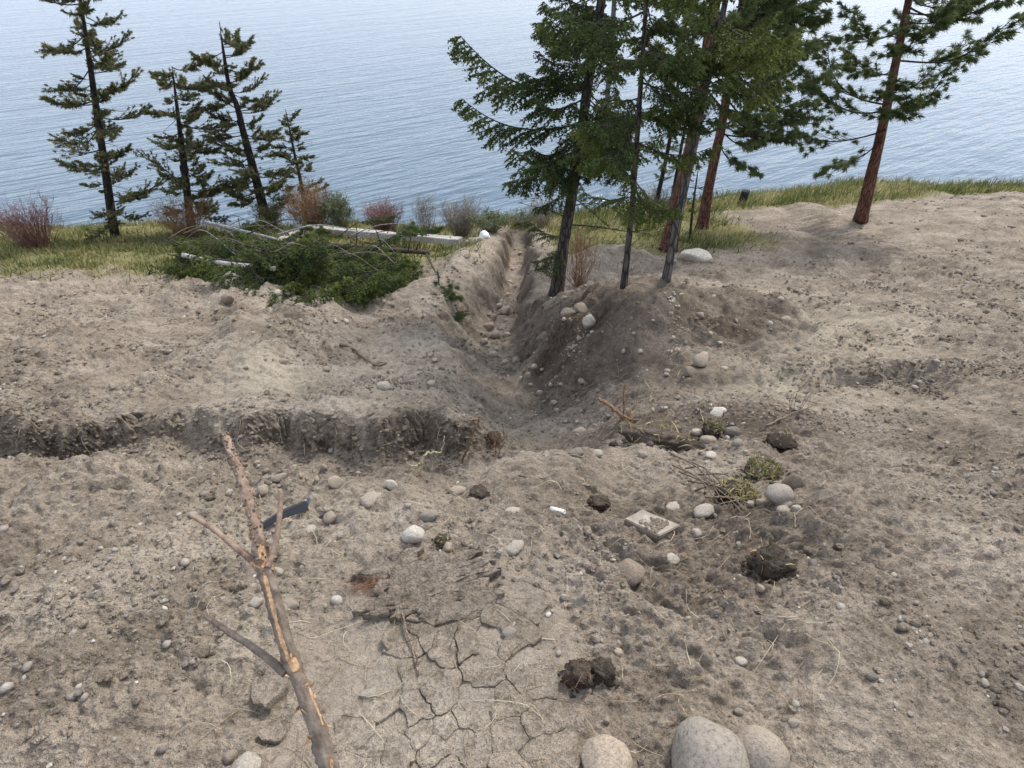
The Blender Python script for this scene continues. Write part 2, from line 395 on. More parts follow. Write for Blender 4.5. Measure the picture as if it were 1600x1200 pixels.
# ------------------------------------------------------------------ mesh helpers
class MB:
    def __init__(s): s.v = []; s.f3 = []; s.f4 = []; s.t = []; s.n = 0
    def add(s, v, f, tint=.5):
        v = np.asarray(v, np.float32).reshape(-1, 3); f = np.asarray(f, np.int32)
        (s.f3 if f.shape[1] == 3 else s.f4).append(f + s.n)
        s.v.append(v); s.t.append(np.full(len(v), tint, np.float32) if np.isscalar(tint) else np.asarray(tint, np.float32)); s.n += len(v)
    def mesh(s, name, mat, smooth=True, **attrs):
        v = np.concatenate(s.v); me = bpy.data.meshes.new(name)
        f3 = np.concatenate(s.f3) if s.f3 else np.zeros((0, 3), np.int32); f4 = np.concatenate(s.f4) if s.f4 else np.zeros((0, 4), np.int32)
        me.vertices.add(len(v)); me.vertices.foreach_set('co', v.ravel())
        li = np.concatenate([f3.ravel(), f4.ravel()]); me.loops.add(len(li)); me.loops.foreach_set('vertex_index', li)
        st = np.concatenate([np.arange(len(f3)) * 3, len(f3) * 3 + np.arange(len(f4)) * 4]).astype(np.int32)
        me.polygons.add(len(st)); me.polygons.foreach_set('loop_start', st)
        me.polygons.foreach_set('use_smooth', np.full(len(st), smooth))
        a = me.attributes.new('tint', 'FLOAT', 'POINT'); a.data.foreach_set('value', np.concatenate(s.t))
        for k, d in attrs.items():
            a = me.attributes.new(k, 'FLOAT', 'POINT'); a.data.foreach_set('value', np.asarray(d, np.float32))
        me.materials.append(mat); me.update(calc_edges=True); me.validate(); return me

def link(name, me, parent=None, loc=None, rot=None, scale=None):
    o = bpy.data.objects.new(name, me); COL.objects.link(o)
    if parent is not None: o.parent = parent
    if loc is not None: o.location = loc
    if rot is not None: o.rotation_mode = 'QUATERNION'; o.rotation_quaternion = rot
    if scale is not None: o.scale = (scale,) * 3 if np.isscalar(scale) else scale
    return o

def tag(o, label, cat=None, group=None, kind=None):
    o['label'] = label
    if cat: o['category'] = cat
    if group: o['group'] = group
    if kind: o['kind'] = kind
    return o

def thing(name, loc, label, cat, group=None):
    o = bpy.data.objects.new(name, None); COL.objects.link(o); o.location = loc; o.empty_display_size = .1
    return tag(o, label, cat, group)

def tube(path, rad, sides=8, caps=True, wob=0.0, rng=None):
    path = np.asarray([tuple(p) for p in path], float); n = len(path)
    rad = np.broadcast_to(np.asarray(rad, float), (n,))
    tan = np.gradient(path, axis=0); tan /= np.linalg.norm(tan, axis=1)[:, None] + 1e-9
    ref = np.array([0, 0, 1.0]) if abs(tan[0][2]) < .9 else np.array([1.0, 0, 0])
    vs = []
    u = np.cross(ref, tan[0]); u /= np.linalg.norm(u)
    ang = np.linspace(0, 2 * np.pi, sides, endpoint=False)
    for i in range(n):
        u = u - tan[i] * np.dot(u, tan[i]); u /= np.linalg.norm(u) + 1e-9
        w = np.cross(tan[i], u)
        r = rad[i] * (1 + (wob * (rng or RNG).uniform(-1, 1, sides) if wob else 0))
        r = np.broadcast_to(r, (sides,))
        vs.append(path[i] + u[None] * (np.cos(ang) * r)[:, None] + w[None] * (np.sin(ang) * r)[:, None])
    v = np.concatenate(vs)
    k = np.arange(sides); f = []
    for i in range(n - 1):
        a = i * sides + k; b = i * sides + (k + 1) % sides
        f.append(np.stack([a, b, b + sides, a + sides], 1))
    f = np.concatenate(f)
    capf = None
    if caps:
        v = np.concatenate([v, path[:1], path[-1:]])
        c0, c1 = n * sides, n * sides + 1
        capf = np.concatenate([np.stack([(k + 1) % sides, k, np.full(sides, c0)], 1), np.stack([(n - 1) * sides + k, (n - 1) * sides + (k + 1) % sides, np.full(sides, c1)], 1)])
    return v, f, capf

def add_tube(mb, path, rad, sides=6, tint=.5, caps=True, wob=0.0):
    v, f, c = tube(path, rad, sides, caps, wob)
    base = mb.n; mb.add(v, f, tint)
    if c is not None: mb.f3.append(np.asarray(c, np.int32) + base)

def spline(pts, n):
    pts = np.asarray([tuple(p) for p in pts], float)
    if len(pts) < 3:
        t = np.linspace(0, 1, n)[:, None]; return pts[0] * (1 - t) + pts[-1] * t
    P = np.concatenate([[2 * pts[0] - pts[1]], pts, [2 * pts[-1] - pts[-2]]]); out = []
    for s in np.linspace(0, len(pts) - 1, n):
        i = min(int(s), len(pts) - 2); t = s - i
        a, b, c, d = P[i:i + 4]
        out.append(.5 * (2 * b + (c - a) * t + (2 * a - 5 * b + 4 * c - d) * t * t + (3 * b - a - 3 * c + d) * t ** 3))
    return np.asarray(out)

_ICO = {}
def ico(sub):
    if sub not in _ICO:
        bm = bmesh.new(); bmesh.ops.create_icosphere(bm, subdivisions=sub, radius=1.0)
        _ICO[sub] = (np.array([v.co[:] for v in bm.verts]), np.array([[v.index for v in f.verts] for f in bm.faces])); bm.free()
    return _ICO[sub]

def stone_verts(sub, seed, lump=.22, facet=0.0, fine=.05):
    v, f = ico(sub); r = np.random.default_rng(seed); off = Vector(r.uniform(-50, 50, 3)); out = v.copy()
    cuts = []
    if facet:
        for i in range(11):
            n = r.normal(size=3); n /= np.linalg.norm(n); cuts.append((n, r.uniform(.55, .85)))
    for i, p in enumerate(v):
        q = Vector(p)
        s = 1 + lump * mnoise.noise(q * 1.1 + off) + lump * .4 * mnoise.noise(q * 2.4 + off) + fine * mnoise.noise(q * 6 + off)
        w = p * s
        for n, d in cuts:
            e = float(w @ n) - d
            if e > 0: w = w - n * e * facet
        out[i] = w
    return out, f

# ------------------------------------------------------------------ ground
def build_ground():
    rows = np.concatenate([np.linspace(-75, -6, 14), np.linspace(-5, .1, 26)[:-1], np.exp(np.linspace(math.log(.25 + .15), math.log(21.5 + .15), 1000)) - .15,
                           np.linspace(21.7, 42, 70), np.linspace(44, 85, 10)])
    # a denser band where the ditch wall stands
    rows = np.sort(np.concatenate([rows, np.linspace(2.55, 3.25, 60)]))
    main = np.linspace(-1, 1, 680); tail = np.array([1.05, 1.12, 1.2, 1.32, 1.5, 1.8, 2.2, 3, 4.2, 6, 9])
    u = np.concatenate([-tail[::-1], main, tail])
    hw = .95 * np.abs(rows) + 2.2
    hw = np.minimum(hw, 24)
    X = u[None] * hw[:, None]; Y = np.broadcast_to(rows[:, None], X.shape)
    Z = EYE + smooth_h(X, Y) + rough_noise(X, Y)
    nr, nc = X.shape
    # lumps and overhangs on the steep cut faces
    Zs = smooth_h(X, Y); gy = np.gradient(Zs, axis=0) / (np.gradient(Y, axis=0) + 1e-9); gx = np.gradient(Zs, axis=1) / (np.gradient(X, axis=1) + 1e-9)
    gm = np.sqrt(gx * gx + gy * gy) + 1e-9; st = sstep(.7, 1.9, gm)
    kx, ky = -gx / gm, -gy / gm; tq = X * ky - Y * kx
    lump = (.045 * gn(tq * 3.6 + 31, Z * 4.5, 51) + .018 * gn(tq * 9, Z * 9, 52) * (1 - sstep(5, 9, Y))) * st
    nz_ = 1 / np.sqrt(1 + gm * gm); X = X - gx * nz_ * lump; Y = Y - gy * nz_ * lump; Z = Z + nz_ * lump
    v = np.stack([X, Y, Z], -1).reshape(-1, 3)
    a = (np.arange(nr - 1)[:, None] * nc + np.arange(nc - 1)[None]).ravel()
    f = np.stack([a, a + 1, a + nc + 1, a + nc], 1)
    x, y = v[:, 0], v[:, 1]
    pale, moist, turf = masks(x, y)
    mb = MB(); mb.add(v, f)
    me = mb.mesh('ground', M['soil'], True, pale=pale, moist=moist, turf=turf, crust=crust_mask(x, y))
    o = link('ground', me); tag(o, 'bare churned soil slope falling to the lake', kind='structure'); return o

def sstep_dn(a, b, x):
    return 1 - sstep(b, a, x)

def blob(x, y, px, py, rx, ry, p=2):
    c = W(px, py)
    return np.exp(-(np.abs((x - c.x) / rx) ** p + np.abs((y - c.y) / ry) ** p))

def masks(x, y):
    w = gn(x * 1.3, y * 1.3, 61) * .5 + gn(x * 4, y * 4, 62) * .3
    pale = .8 * blob(x, y, 655, 535, .8, .55, 3) + .55 * blob(x, y, 640, 590, 1.1, .9) + .55 * np.exp(-((x - 3.0) / 2.0) ** 2 - ((y - 8.9) / .8) ** 2) + .35 * np.exp(-((x - 4.6) / .9) ** 2 - ((y - 6.8) / 1.4) ** 2) + .9 * blob(x, y, 1225, 580, .75, .6, 3)
    pale += .5 * blob(x, y, 430, 585, .6, .9) + .6 * blob(x, y, 1200, 460, 1.4, 1.5) + .35 * blob(x, y, 720, 410, .6, 2.2) + .7 * blob(x, y, 1230, 520, .8, .5)
    pale += .35 * blob(x, y, 400, 800, .5, .4) + .4 * blob(x, y, 395, 980, .22, .3) + .3 * blob(x, y, 560, 470, 1.5, .8)
    pale *= np.clip(.75 + w, 0, 1.3)
    xc, wd, d = trench(y)
    r = (x - xc) / wd
    moist = .60 * np.exp(-((r - .75) / .55) ** 2) * sstep(4.2, 5.2, y) * (1 - sstep(18, 20, y))  # right trench wall: its shade painted in on top of the damp soil
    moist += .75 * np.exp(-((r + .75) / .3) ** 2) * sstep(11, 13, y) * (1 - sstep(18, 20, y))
    moist += .5 * blob(x, y, 1150, 520, .85, 1.0) + .5 * blob(x, y, 880, 555, .45, .5) + .55 * blob(x, y, 1010, 590, .9, .6) + .65 * blob(x, y, 1180, 650, .9, .35)
    moist += .45 * blob(x, y, 990, 660, .6, .3) + .4 * blob(x, y, 950, 800, .55, .3) + .7 * blob(x, y, 1190, 880, .22, .14) + .35 * blob(x, y, 1110, 980, .5, .25)
    moist += .5 * blob(x, y, 820, 380, .6, 2.0) + .35 * blob(x, y, 1230, 370, 2.0, 3.0)
    lip = 3.02 + .16 * gn(x * 1.3 + 3, y * .2, 8) + .03 * np.clip(-x - 1, 0, 9)
    s = y - lip
    moist += .0 * sstep(-.28, -.16, s) * (1 - sstep(-.03, .05, s)) * (1 - sstep(-.3, .1, x))
    moist += .42 * sstep_dn(1.12, .7, np.sqrt(((x - 2.05) / 1.5) ** 2 + ((y - 6.3) / 1.55) ** 2) + w * .15) + .4 * np.exp(-((x - .8) / .6) ** 2 - ((y - 5.6) / 1.1) ** 2)  # heap's darker fresh soil, plus painted shade on its trench side
    pale *= sstep(.8, 1.15, np.sqrt(((x - 2.05) / 1.5) ** 2 + ((y - 6.3) / 1.55) ** 2) + w * .1)
    moist *= np.clip(.85 + w * .8, 0, 1.3)
    t1 = sstep(11.2, 13.5, y + w * 2) * (1 - sstep(-.9, -.5, x - .0 * y)) * (1 - .8 * np.exp(-((x - xc + wd + .6) / .9) ** 2))
    t2 = sstep(12.3, 13.6, y + w * 1.6 - .10 * x) * sstep(.9, 1.4, x) * (1 - sstep(6.0, 7.2, x + w * 1.5))
    t3 = sstep(20.0, 21.0, y + w * .8 - .2 * (x - 8)) * sstep(4, 6, x)
    t4 = sstep(18.2, 19.2, y)
    t5 = .9 * blob(x, y, 1130, 365, .8, 1.2)
    turf = np.clip(t1 + t2 + t3 + t4 + t5, 0, 1)
    pale *= 1 - turf * .8; moist *= 1 - turf * .7
    return np.clip(pale, 0, 1), np.clip(moist, 0, 1), turf

GROUND = build_ground()

# ------------------------------------------------------------------ lake
def build_lake():
    me = bpy.data.meshes.new('lake'); bm = bmesh.new()
    vs = [bm.verts.new(p) for p in ((-3000, 20, 0), (3000, 20, 0), (3000, 4000, 0), (-3000, 4000, 0))]; bm.faces.new(vs); bm.to_mesh(me); bm.free()
    me.materials.append(M['water']); o = link('lake', me); tag(o, 'wide blue-grey lake with small wind ripples', kind='structure')
build_lake()

# ------------------------------------------------------------------ boughs
def needles(mb, p0, p1, n, length, width, rng, flat=.35, tint=.5, fwd=.7, up=None):
    """n needle blades round the shoot p0-p1, swept forward"""
    p0 = np.asarray(p0, float); p1 = np.asarray(p1, float); ax = p1 - p0; L = np.linalg.norm(ax) + 1e-9; ax = ax / L
    ref = np.array([0, 0, 1.0]) if abs(ax[2]) < .9 else np.array([1.0, 0, 0])
    s = np.cross(ax, ref); s /= np.linalg.norm(s); q = np.cross(s, ax)
    t = rng.uniform(.0, 1.0, n)[:, None]; th = rng.uniform(0, 2 * np.pi, n)
    rad = np.cos(th)[:, None] * s + (np.sin(th) * flat)[:, None] * q
    d = rad + ax * (fwd * rng.uniform(.5, 1.3, n))[:, None]; d /= np.linalg.norm(d, axis=1)[:, None]
    b = p0 + (p1 - p0) * t
    ln = length * rng.uniform(.7, 1.15, n)[:, None] * (1.05 - .45 * t)
    side = np.cross(d, rng.normal(size=(n, 3))); side /= np.linalg.norm(side, axis=1)[:, None] + 1e-9
    side *= width * .5
    v = np.stack([b - side, b + side, b + d * ln * .6 + side * .9, b + d * ln], 1).reshape(-1, 3)
    k = np.arange(n) * 4
    f = np.stack([k, k + 1, k + 3, k + 2][:0] or [k, k + 1, k + 2, k + 3], 1)
    tt = np.repeat(np.clip(tint + rng.normal(0, .10, n), 0, 1), 4)
    mb.add(v, f, tt)

def fir_bough(L, seed, nm, mat, dens=1.0, bare=.1, droop=.22):
    rng = np.random.default_rng(seed); lf = MB(); wd = MB()
    n = 14; t = np.linspace(0, 1, n)
    ph = rng.uniform(0, 6)
    ax = np.stack([L * t, .05 * L * np.sin(t * 4 + ph), -droop * L * np.sin(t * np.pi * .8) * .75 + .10 * L * t ** 2], 1)
    add_tube(wd, ax, np.linspace(.016, .004, n) * (L / 1.6) ** .5, 5)
    def A(s): return np.array([np.interp(s, t, ax[:, i]) for i in range(3)])
    m = int(L / .043 * dens); side = 1
    for i in range(m):
        s = bare + (1 - bare) * (i + rng.uniform(0, .9)) / m; side = -side
        b = A(s); l = (.40 * L * (1 - s) ** .75 + .10) * rng.uniform(.55, 1.1) * min(1, .45 + 2.2 * (s - bare + .05))
        an = math.radians(rng.uniform(40, 66)) * side
        d = np.array([math.cos(an), math.sin(an), rng.uniform(-.55, .05)]); k = max(3, int(l / .07))
        pts = [b]
        for j in range(k):
            d = d + np.array([.05, 0, -.10 + rng.uniform(-.05, .05)]); d /= np.linalg.norm(d); pts.append(pts[-1] + d * l / k)
        pts = np.array(pts); tint = np.clip(rng.normal(.42, .12), .05, .95)
        add_tube(wd, pts, np.linspace(.005, .002, len(pts)), 3, caps=False)
        sub = 1
        for j in range(1, len(pts)):
            needles(lf, pts[j - 1], pts[j], 12, .036, .015, rng, .7, tint)
            for _ in range(2 if rng.random() < .8 else 1):
                sub = -sub
                e = pts[j] - pts[j - 1]; e /= np.linalg.norm(e)
                sd = np.cross([0, 0, 1.0], e) * sub
                q = e * .55 + sd * .65 + np.array([0, 0, rng.uniform(-.95, -.15)]); q /= np.linalg.norm(q)
                sl = rng.uniform(.07, .15) * (1.15 - .5 * j / len(pts))
                needles(lf, pts[j], pts[j] + q * sl, 16, .034, .0155, rng, .7, np.clip(tint + rng.normal(.03, .07), 0, 1))
        needles(lf, pts[-1], pts[-1] + d * .08, 14, .034, .0155, rng, .7, min(1, tint + .12))
    return (lf.mesh(nm + '_needles', mat, False), wd.mesh(nm + '_wood', M['bark_fir']))

def pine_bough(L, seed, nm, mat, wood, nl=.15, cnt=85, tufts=11, up=.25, nw=.006, curl=.5, lat=.10):
    rng = np.random.default_rng(seed); lf = MB(); wd = MB()
    n = 12; t = np.linspace(0, 1, n); ph = rng.uniform(0, 6)
    ax = np.stack([L * t, .09 * L * np.sin(t * 5 + ph), up * L * t ** 1.8 - .13 * L * np.sin(t * np.pi)], 1)
    add_tube(wd, ax, np.linspace(.022, .007, n) * (L / 1.6) ** .5, 5)
    def tuft(p, d, tint):
        c = int(cnt * rng.uniform(.7, 1.2))
        dd = rng.normal(size=(c, 3)) * .62 + d; dd /= np.linalg.norm(dd, axis=1)[:, None]
        b = p - d * rng.uniform(0, .09, c)[:, None]
        ln = nl * rng.uniform(.65, 1.1, c)[:, None]
        sd = np.cross(dd, rng.normal(size=(c, 3))); sd /= np.linalg.norm(sd, axis=1)[:, None] + 1e-9; sd *= nw * .5
        mid = b + dd * ln * .55; tip = b + dd * ln + np.array([0, 0, -1.0]) * ln * rng.uniform(.05, .28, c)[:, None]
        v = np.stack([b - sd, b + sd, mid + sd, tip], 1).reshape(-1, 3); k = np.arange(c) * 4
        lf.add(v, np.stack([k, k + 1, k + 2, k + 3], 1), np.repeat(np.clip(tint + rng.normal(0, .1, c), 0, 1), 4))
    for i in range(tufts):
        s = .22 + .78 * (i + rng.uniform(0, 1)) / tufts
        b = np.array([np.interp(s, t, ax[:, q]) for q in range(3)])
        an = rng.uniform(-1.2, 1.2); d = np.array([math.cos(an), math.sin(an), rng.uniform(-.35, .45)]); d /= np.linalg.norm(d)
        l = L * rng.uniform(.10, .34 + lat * .6) * (1 + lat * 0) * (1.2 - .6 * s); pts = [b]
        for j in range(5):
            d = d + np.array([.04, rng.uniform(-.15, .15), curl * .16]); d /= np.linalg.norm(d); pts.append(pts[-1] + d * l / 5)
        add_tube(wd, pts, np.linspace(.008, .005, 6), 4, caps=False)
        tint = np.clip(rng.normal(.45, .22), .05, .95)
        tuft(pts[-1], d, tint)
        if rng.random() < .45: tuft(pts[-3], d, tint - .08)
    tuft(ax[-1], np.array([1, 0, .2]), .5)
    return (lf.mesh(nm + '_needles', mat, False), wd.mesh(nm + '_wood', wood))

def bare_bough(L, seed, wood):
    rng = np.random.default_rng(seed); wd = MB(); n = 9; t = np.linspace(0, 1, n)
    ax = np.stack([L * t, .08 * L * np.sin(t * 4 + seed), -.22 * L * t ** 1.4], 1)
    add_tube(wd, ax, np.linspace(.013, .003, n) * (L / 1.4) ** .5, 4)
    for i in range(int(L * 7)):
        s = rng.uniform(.25, 1); b = np.array([np.interp(s, t, ax[:, q]) for q in range(3)]); an = rng.uniform(.5, 1.2) * rng.choice([-1, 1])
        d = np.array([math.cos(an), math.sin(an), rng.uniform(-.5, .3)]); l = L * rng.uniform(.06, .26)
        add_tube(wd, [b, b + d * l * .5 + [0, 0, .02], b + d * l + [0, 0, -.04 * l]], [.005, .004, .002], 3, caps=False)
    return (None, wd.mesh('dead_limb_wood', wood))

FIR = [fir_bough(L, 100 + i, 'fir_bough', M['fir']) for i, L in enumerate((1.0, 1.0, 1.5, 1.5, 2.1, 2.1))]
FIRO = [fir_bough(L, 140 + i, 'fir_bough_olive', M['fir_olive']) for i, L in enumerate((1.0, 1.0, 1.5, 1.5, 2.1))]
PINE = [pine_bough(L, 170 + i, 'pine_bough', M['pine'], M['bark_dark'], tufts=int(12 + 8 * L), cnt=75, lat=.2) for i, L in enumerate((1.3, 1.3, 2.0, 2.0, 2.7))]
DRY = [pine_bough(L, 200 + i, 'pine_bough_olive', M['pine_dry'], M['bark_dark'], nl=.085, cnt=44, tufts=int(13 + 14 * L), up=.06, nw=.013, curl=.5, lat=.26) for i, L in enumerate((.7, .7, 1.3, 1.3, 2.0))]
BARE = [bare_bough(L, 230 + i, M['bark_dark']) for i, L in enumerate((.7, 1.1, 1.6))]
BLEN = {id(FIR): (1, 1, 1.5, 1.5, 2.1, 2.1), id(FIRO): (1, 1, 1.5, 1.5, 2.1), id(PINE): (1.3, 1.3, 2, 2, 2.7), id(DRY): (.7, .7, 1.3, 1.3, 2), id(BARE): (.7, 1.1, 1.6)}

def frame_q(d, roll=0.0):
    x = Vector(d).normalized(); z = Vector((0, 0, 1)); y = z.cross(x)
    if y.length < 1e-3: y = Vector((0, 1, 0))
    y.normalize(); z = x.cross(y)
    q = Matrix((x, y, z)).transposed().to_quaternion()
    return q @ Quaternion((1, 0, 0), roll)

def put_bough(parent, lib, p, d, length, rng, roll=0.0, name='bough'):
    """one bough as a part (its wood the part, its needles the sub-part)"""
    ls = BLEN[id(lib)]; order = sorted(range(len(ls)), key=lambda i: abs(ls[i] - length) + rng.uniform(0, .12)); i = order[0]
    s = length / ls[i]; lf, wd = lib[i]
    o = link(name, wd, parent, p, frame_q(d, roll + rng.uniform(-.25, .25)), (s, s * rng.choice([-1, 1]), s))
    if lf is not None: link('needles', lf, o)
    return o

def tree(name, pts, bark, label, cat, above=2.5, y_lean=0.0, hidden_base=None, sides=12, group=None, flare=1.25):
    """pts: photo pixels (x, y, trunk width) up the trunk; first is where it meets the ground"""
    b = hidden_base if hidden_base is not None else W(pts[0][0], pts[0][1])
    y0 = b.y; P = [b + Vector((0, 0, -.12))]; R = [pts[0][2] * .85 * flare * depth_of(b) / FPX / 2]
    for i, (px, py, w) in enumerate(pts):
        if i == 0 and hidden_base is None: continue
        q = at_y(px, py, y0); q = q if y_lean == 0 else at_y(px, py, y0 + y_lean * (q.z - b.z)); P.append(q); R.append(w * .85 * depth_of(q) / FPX / 2)
    if above > 0:
        d = (P[-1] - P[-2]).normalized()
        P.append(P[-1] + d * above); R.append(max(.01, R[-1] * .45))
        P.append(P[-1] + d * above * .5); R.append(.012)
    e = thing(name, b, label, cat, group)
    path = spline(P, 34) - np.array(b); rr = np.interp(np.linspace(0, 1, 34), np.linspace(0, 1, len(R)), R)
    rr[0] *= 1.2
    mb = MB(); add_tube(mb, path, rr, sides, wob=.06)
    link('trunk', mb.mesh('trunk', bark), e)
    def at_z(z):        # trunk point (local) and radius at world height z
        zz = path[:, 2] + b.z; return Vector([np.interp(z, zz, path[:, k]) for k in range(3)]), np.interp(z, zz, rr)
    return e, at_z, b

def boughs(e, at_z, lib, z0, z1, n, lo, hi, rng, elev=(-.25, .25), az=None, name='bough', taper=.45):
    for i in range(n):
        s = (i + rng.uniform(.1, .9)) / n; z = z0 + (z1 - z0) * s
        a = rng.uniform(0, 2 * np.pi) if az is None else rng.uniform(*az)
        el = elev[0] + (elev[1] - elev[0]) * rng.uniform(0, 1)
        p, r = at_z(z); d = Vector((math.cos(a) * math.cos(el), math.sin(a) * math.cos(el), math.sin(el)))
        put_bough(e, lib, p + d * r * .5, d, (lo + (hi - lo) * rng.uniform(0, 1)) * (1 - taper * max(0, s - .3)), rng, name=name)

def bough_to(e, at_z, b, lib, z_px, tip_px, rng, dy=0.0, name='bough', roll=0.0, yref=None):
    """a bough from the trunk at photo height z_px[1] to a tip seen at tip_px"""
    y0 = b.y; s = at_y(z_px[0], z_px[1], y0); p, r = at_z(s.z); t = at_y(tip_px[0], tip_px[1], y0 + dy) - b
    d = t - p; return put_bough(e, lib, p, d, d.length, rng, roll, name)

def zpx(b, py, px=950): return at_y(px, py, b.y).z

rt = np.random.default_rng(5)
# nearest fir, its long boughs reaching out over the water on the left
e, az_, b = tree('fir_tree', [(868, 460, 23), (880, 385, 21), (896, 290, 20), (905, 230, 19), (922, 110, 18), (940, 0, 17)], M['bark_fir'],
                 'leaning dark fir with rusty shrub at its foot, longest boughs reaching over the water', 'fir tree', 4.0)
F1 = b
for a_, t_, dy, rl in (((918, 140), (718, 57), -.5, .2), ((908, 192), (722, 155), .2, .1), ((903, 235), (795, 285), -.5, 0), ((900, 250), (800, 232), .6, 0), ((928, 80), (845, 35), .3, 0), ((925, 100), (850, 98), -.4, 0),
                       ((915, 150), (830, 150), -.8, 0), ((898, 285), (835, 325), -.3, 0), ((905, 230), (985, 250), -.6, 0), ((915, 160), (1010, 175), -.3, 0), ((908, 200), (965, 235), -1.0, 0), ((930, 60), (1010, 90), -.5, 0), ((938, 20), (850, 2), -.2, 0), ((938, 10), (862, -25), .4, 0), ((932, 50), (872, 70), -.7, 0), ((936, 20), (985, 30), -.6, 0), ((905, 220), (870, 290), -.9, 0), ((912, 180), (905, 245), -1.1, 0)):
    bough_to(e, az_, b, FIR, a_, t_, rt, dy, roll=rl)
boughs(e, az_, FIR, zpx(b, 235), zpx(b, 40), 19, .6, 1.15, rt, taper=.1)
boughs(e, az_, FIR, zpx(b, 40), zpx(b, 0) + 4.2, 30, .7, 1.6, rt, (-.1, .4), taper=.85)
for a_, t_, dy in (((893, 300), (828, 283), .3), ((893, 310), (985, 352), -.3), ((890, 325), (960, 300), .2), ((880, 355), (1010, 335), .3), ((897, 275), (960, 275), -.3), ((885, 345), (820, 300), .2)):
    bough_to(e, az_, b, BARE, a_, t_, rt, dy, 'dead_limb')
bough_to(e, az_, b, FIR, (880, 390), (832, 408), rt, -.1); bough_to(e, az_, b, FIR, (884, 370), (826, 345), rt, .3); bough_to(e, az_, b, FIR, (882, 385), (845, 420), rt, -.5)

e, az_, b = tree('fir_tree', [(975, 449, 11), (986, 340, 10), (993, 250, 10), (1000, 150, 9), (1010, 0, 8)], M['bark_fir'],
                 'slim young fir with a straight thin trunk, second from the leaning fir', 'fir tree', 2.6, sides=10)
boughs(e, az_, FIRO, zpx(b, 315), zpx(b, 160), 10, .4, .75, rt, (-.45, .1), taper=0)
boughs(e, az_, FIR, zpx(b, 190), zpx(b, 0), 14, .5, .9, rt, (-.25, .2), taper=0)
boughs(e, az_, FIR, zpx(b, 0), zpx(b, 0) + 3.2, 18, .4, 1.0, rt, (0, .4), taper=.9)
for a_, t_, dy in (((985, 345), (940, 300), .1), ((983, 360), (1055, 340), .2), ((990, 300), (1030, 330), -.2), ((980, 400), (1010, 350), .3)):
    bough_to(e, az_, b, BARE, a_, t_, rt, dy, 'dead_limb')

e, az_, b = tree('fir_tree', [(1041, 437, 15), (1053, 370, 14), (1070, 290, 14), (1082, 230, 14), (1097, 160, 13), (1112, 100, 12), (1134, 0, 11)], M['bark_grey'],
                 'grey barked fir rising behind the spoil heap, leaning right with olive boughs', 'fir tree', 3.0)
for a_, t_, dy in (((1110, 110), (1195, 150), -.3), ((1112, 100), (1190, 95), -.2), ((1100, 150), (1058, 178), -.4), ((1115, 80), (1225, 60), 0), ((1105, 130), (1150, 172), -.4), ((1120, 60), (1085, 72), -.4), ((1120, 50), (1210, 20), -.2), ((1125, 30), (1240, 75), .3), ((1118, 70), (1245, 45), -.4), ((1112, 95), (1230, 125), .2)):
    bough_to(e, az_, b, FIRO, a_, t_, rt, dy)
boughs(e, az_, FIRO, zpx(b, 150), zpx(b, 0), 5, .6, 1.0, rt, (-.3, .25), taper=0)
boughs(e, az_, FIRO, zpx(b, 0), zpx(b, 0) + 3.8, 20, .5, 1.2, rt, (0, .4), taper=.9)
bough_to(e, az_, b, BARE, (1072, 292), (1122, 291), rt, 0, 'dead_limb')

def pine_limb(e, az_, b, z_px, tip, rng, dy=0, lib=None): bough_to(e, az_, b, lib or PINE, z_px, tip, rng, dy)
e, az_, b = tree('pine_tree', [(1043, 392, 27), (1057, 330, 26), (1075, 250, 24), (1088, 190, 23), (1100, 110, 22), (1113, 30, 20), (1118, 0, 20)], M['bark_red'],
                 'thickest red barked pine, crossed by the grey trunk in front of it', 'pine tree', 4.5, sides=16)
for a_, t_, dy in (((1085, 205), (1245, 118), -.4), ((1092, 160), (1030, 130), .2), ((1095, 130), (1020, 100), -.5), ((1100, 110), (1180, 60), .6), ((1105, 80), (1240, 30), .3), ((1105, 80), (1040, 40), .4), ((1110, 40), (1190, 10), -.6)):
    pine_limb(e, az_, b, a_, t_, rt, dy)
boughs(e, az_, PINE, zpx(b, 90), zpx(b, 0) + .3, 6, 1.2, 1.9, rt, (-.1, .35), taper=0)
boughs(e, az_, PINE, zpx(b, 0), zpx(b, 0) + 5.5, 22, 1.2, 2.6, rt, (0, .5), taper=.7)

e, az_, b = tree('pine_tree', [(1097, 356, 19), (1106, 300, 18), (1118, 240, 17), (1127, 200, 16), (1140, 120, 15), (1160, 0, 13)], M['bark_red'],
                 'red barked pine standing beside the upturned soil at the edge of the bank', 'pine tree', 3.5, sides=14)
for a_, t_, dy in (((1124, 210), (1248, 195), -.3), ((1125, 205), (1190, 235), .2), ((1128, 190), (1075, 180), .3), ((1130, 170), (1225, 150), .6), ((1120, 218), (1165, 275), -.3), ((1133, 150), (1245, 215), -.9), ((1130, 165), (1195, 195), -.8), ((1140, 110), (1230, 110), 0), ((1140, 110), (1080, 120), .3), ((1145, 90), (1215, 70), -.5), ((1128, 195), (1175, 205), .9), ((1140, 110), (1262, 150), .2), ((1150, 60), (1262, 60), -.3), ((1150, 50), (1240, 5), .3), ((1138, 130), (1260, 185), .4), ((1145, 90), (1255, 100), -.7), ((1155, 30), (1225, 40), .8), ((1158, 20), (1262, 20), .1), ((1152, 45), (1268, 95), .5), ((1160, 0), (1240, -15), -.3), ((1160, 5), (1268, 50), -.5), ((1150, 55), (1200, 30), -.6), ((1145, 85), (1185, 110), .9), ((1133, 150), (1210, 235), .3)):
    pine_limb(e, az_, b, a_, t_, rt, dy)
boughs(e, az_, PINE, zpx(b, 130), zpx(b, 0) + .8, 10, 1.0, 1.9, rt, (-.15, .35), taper=0)
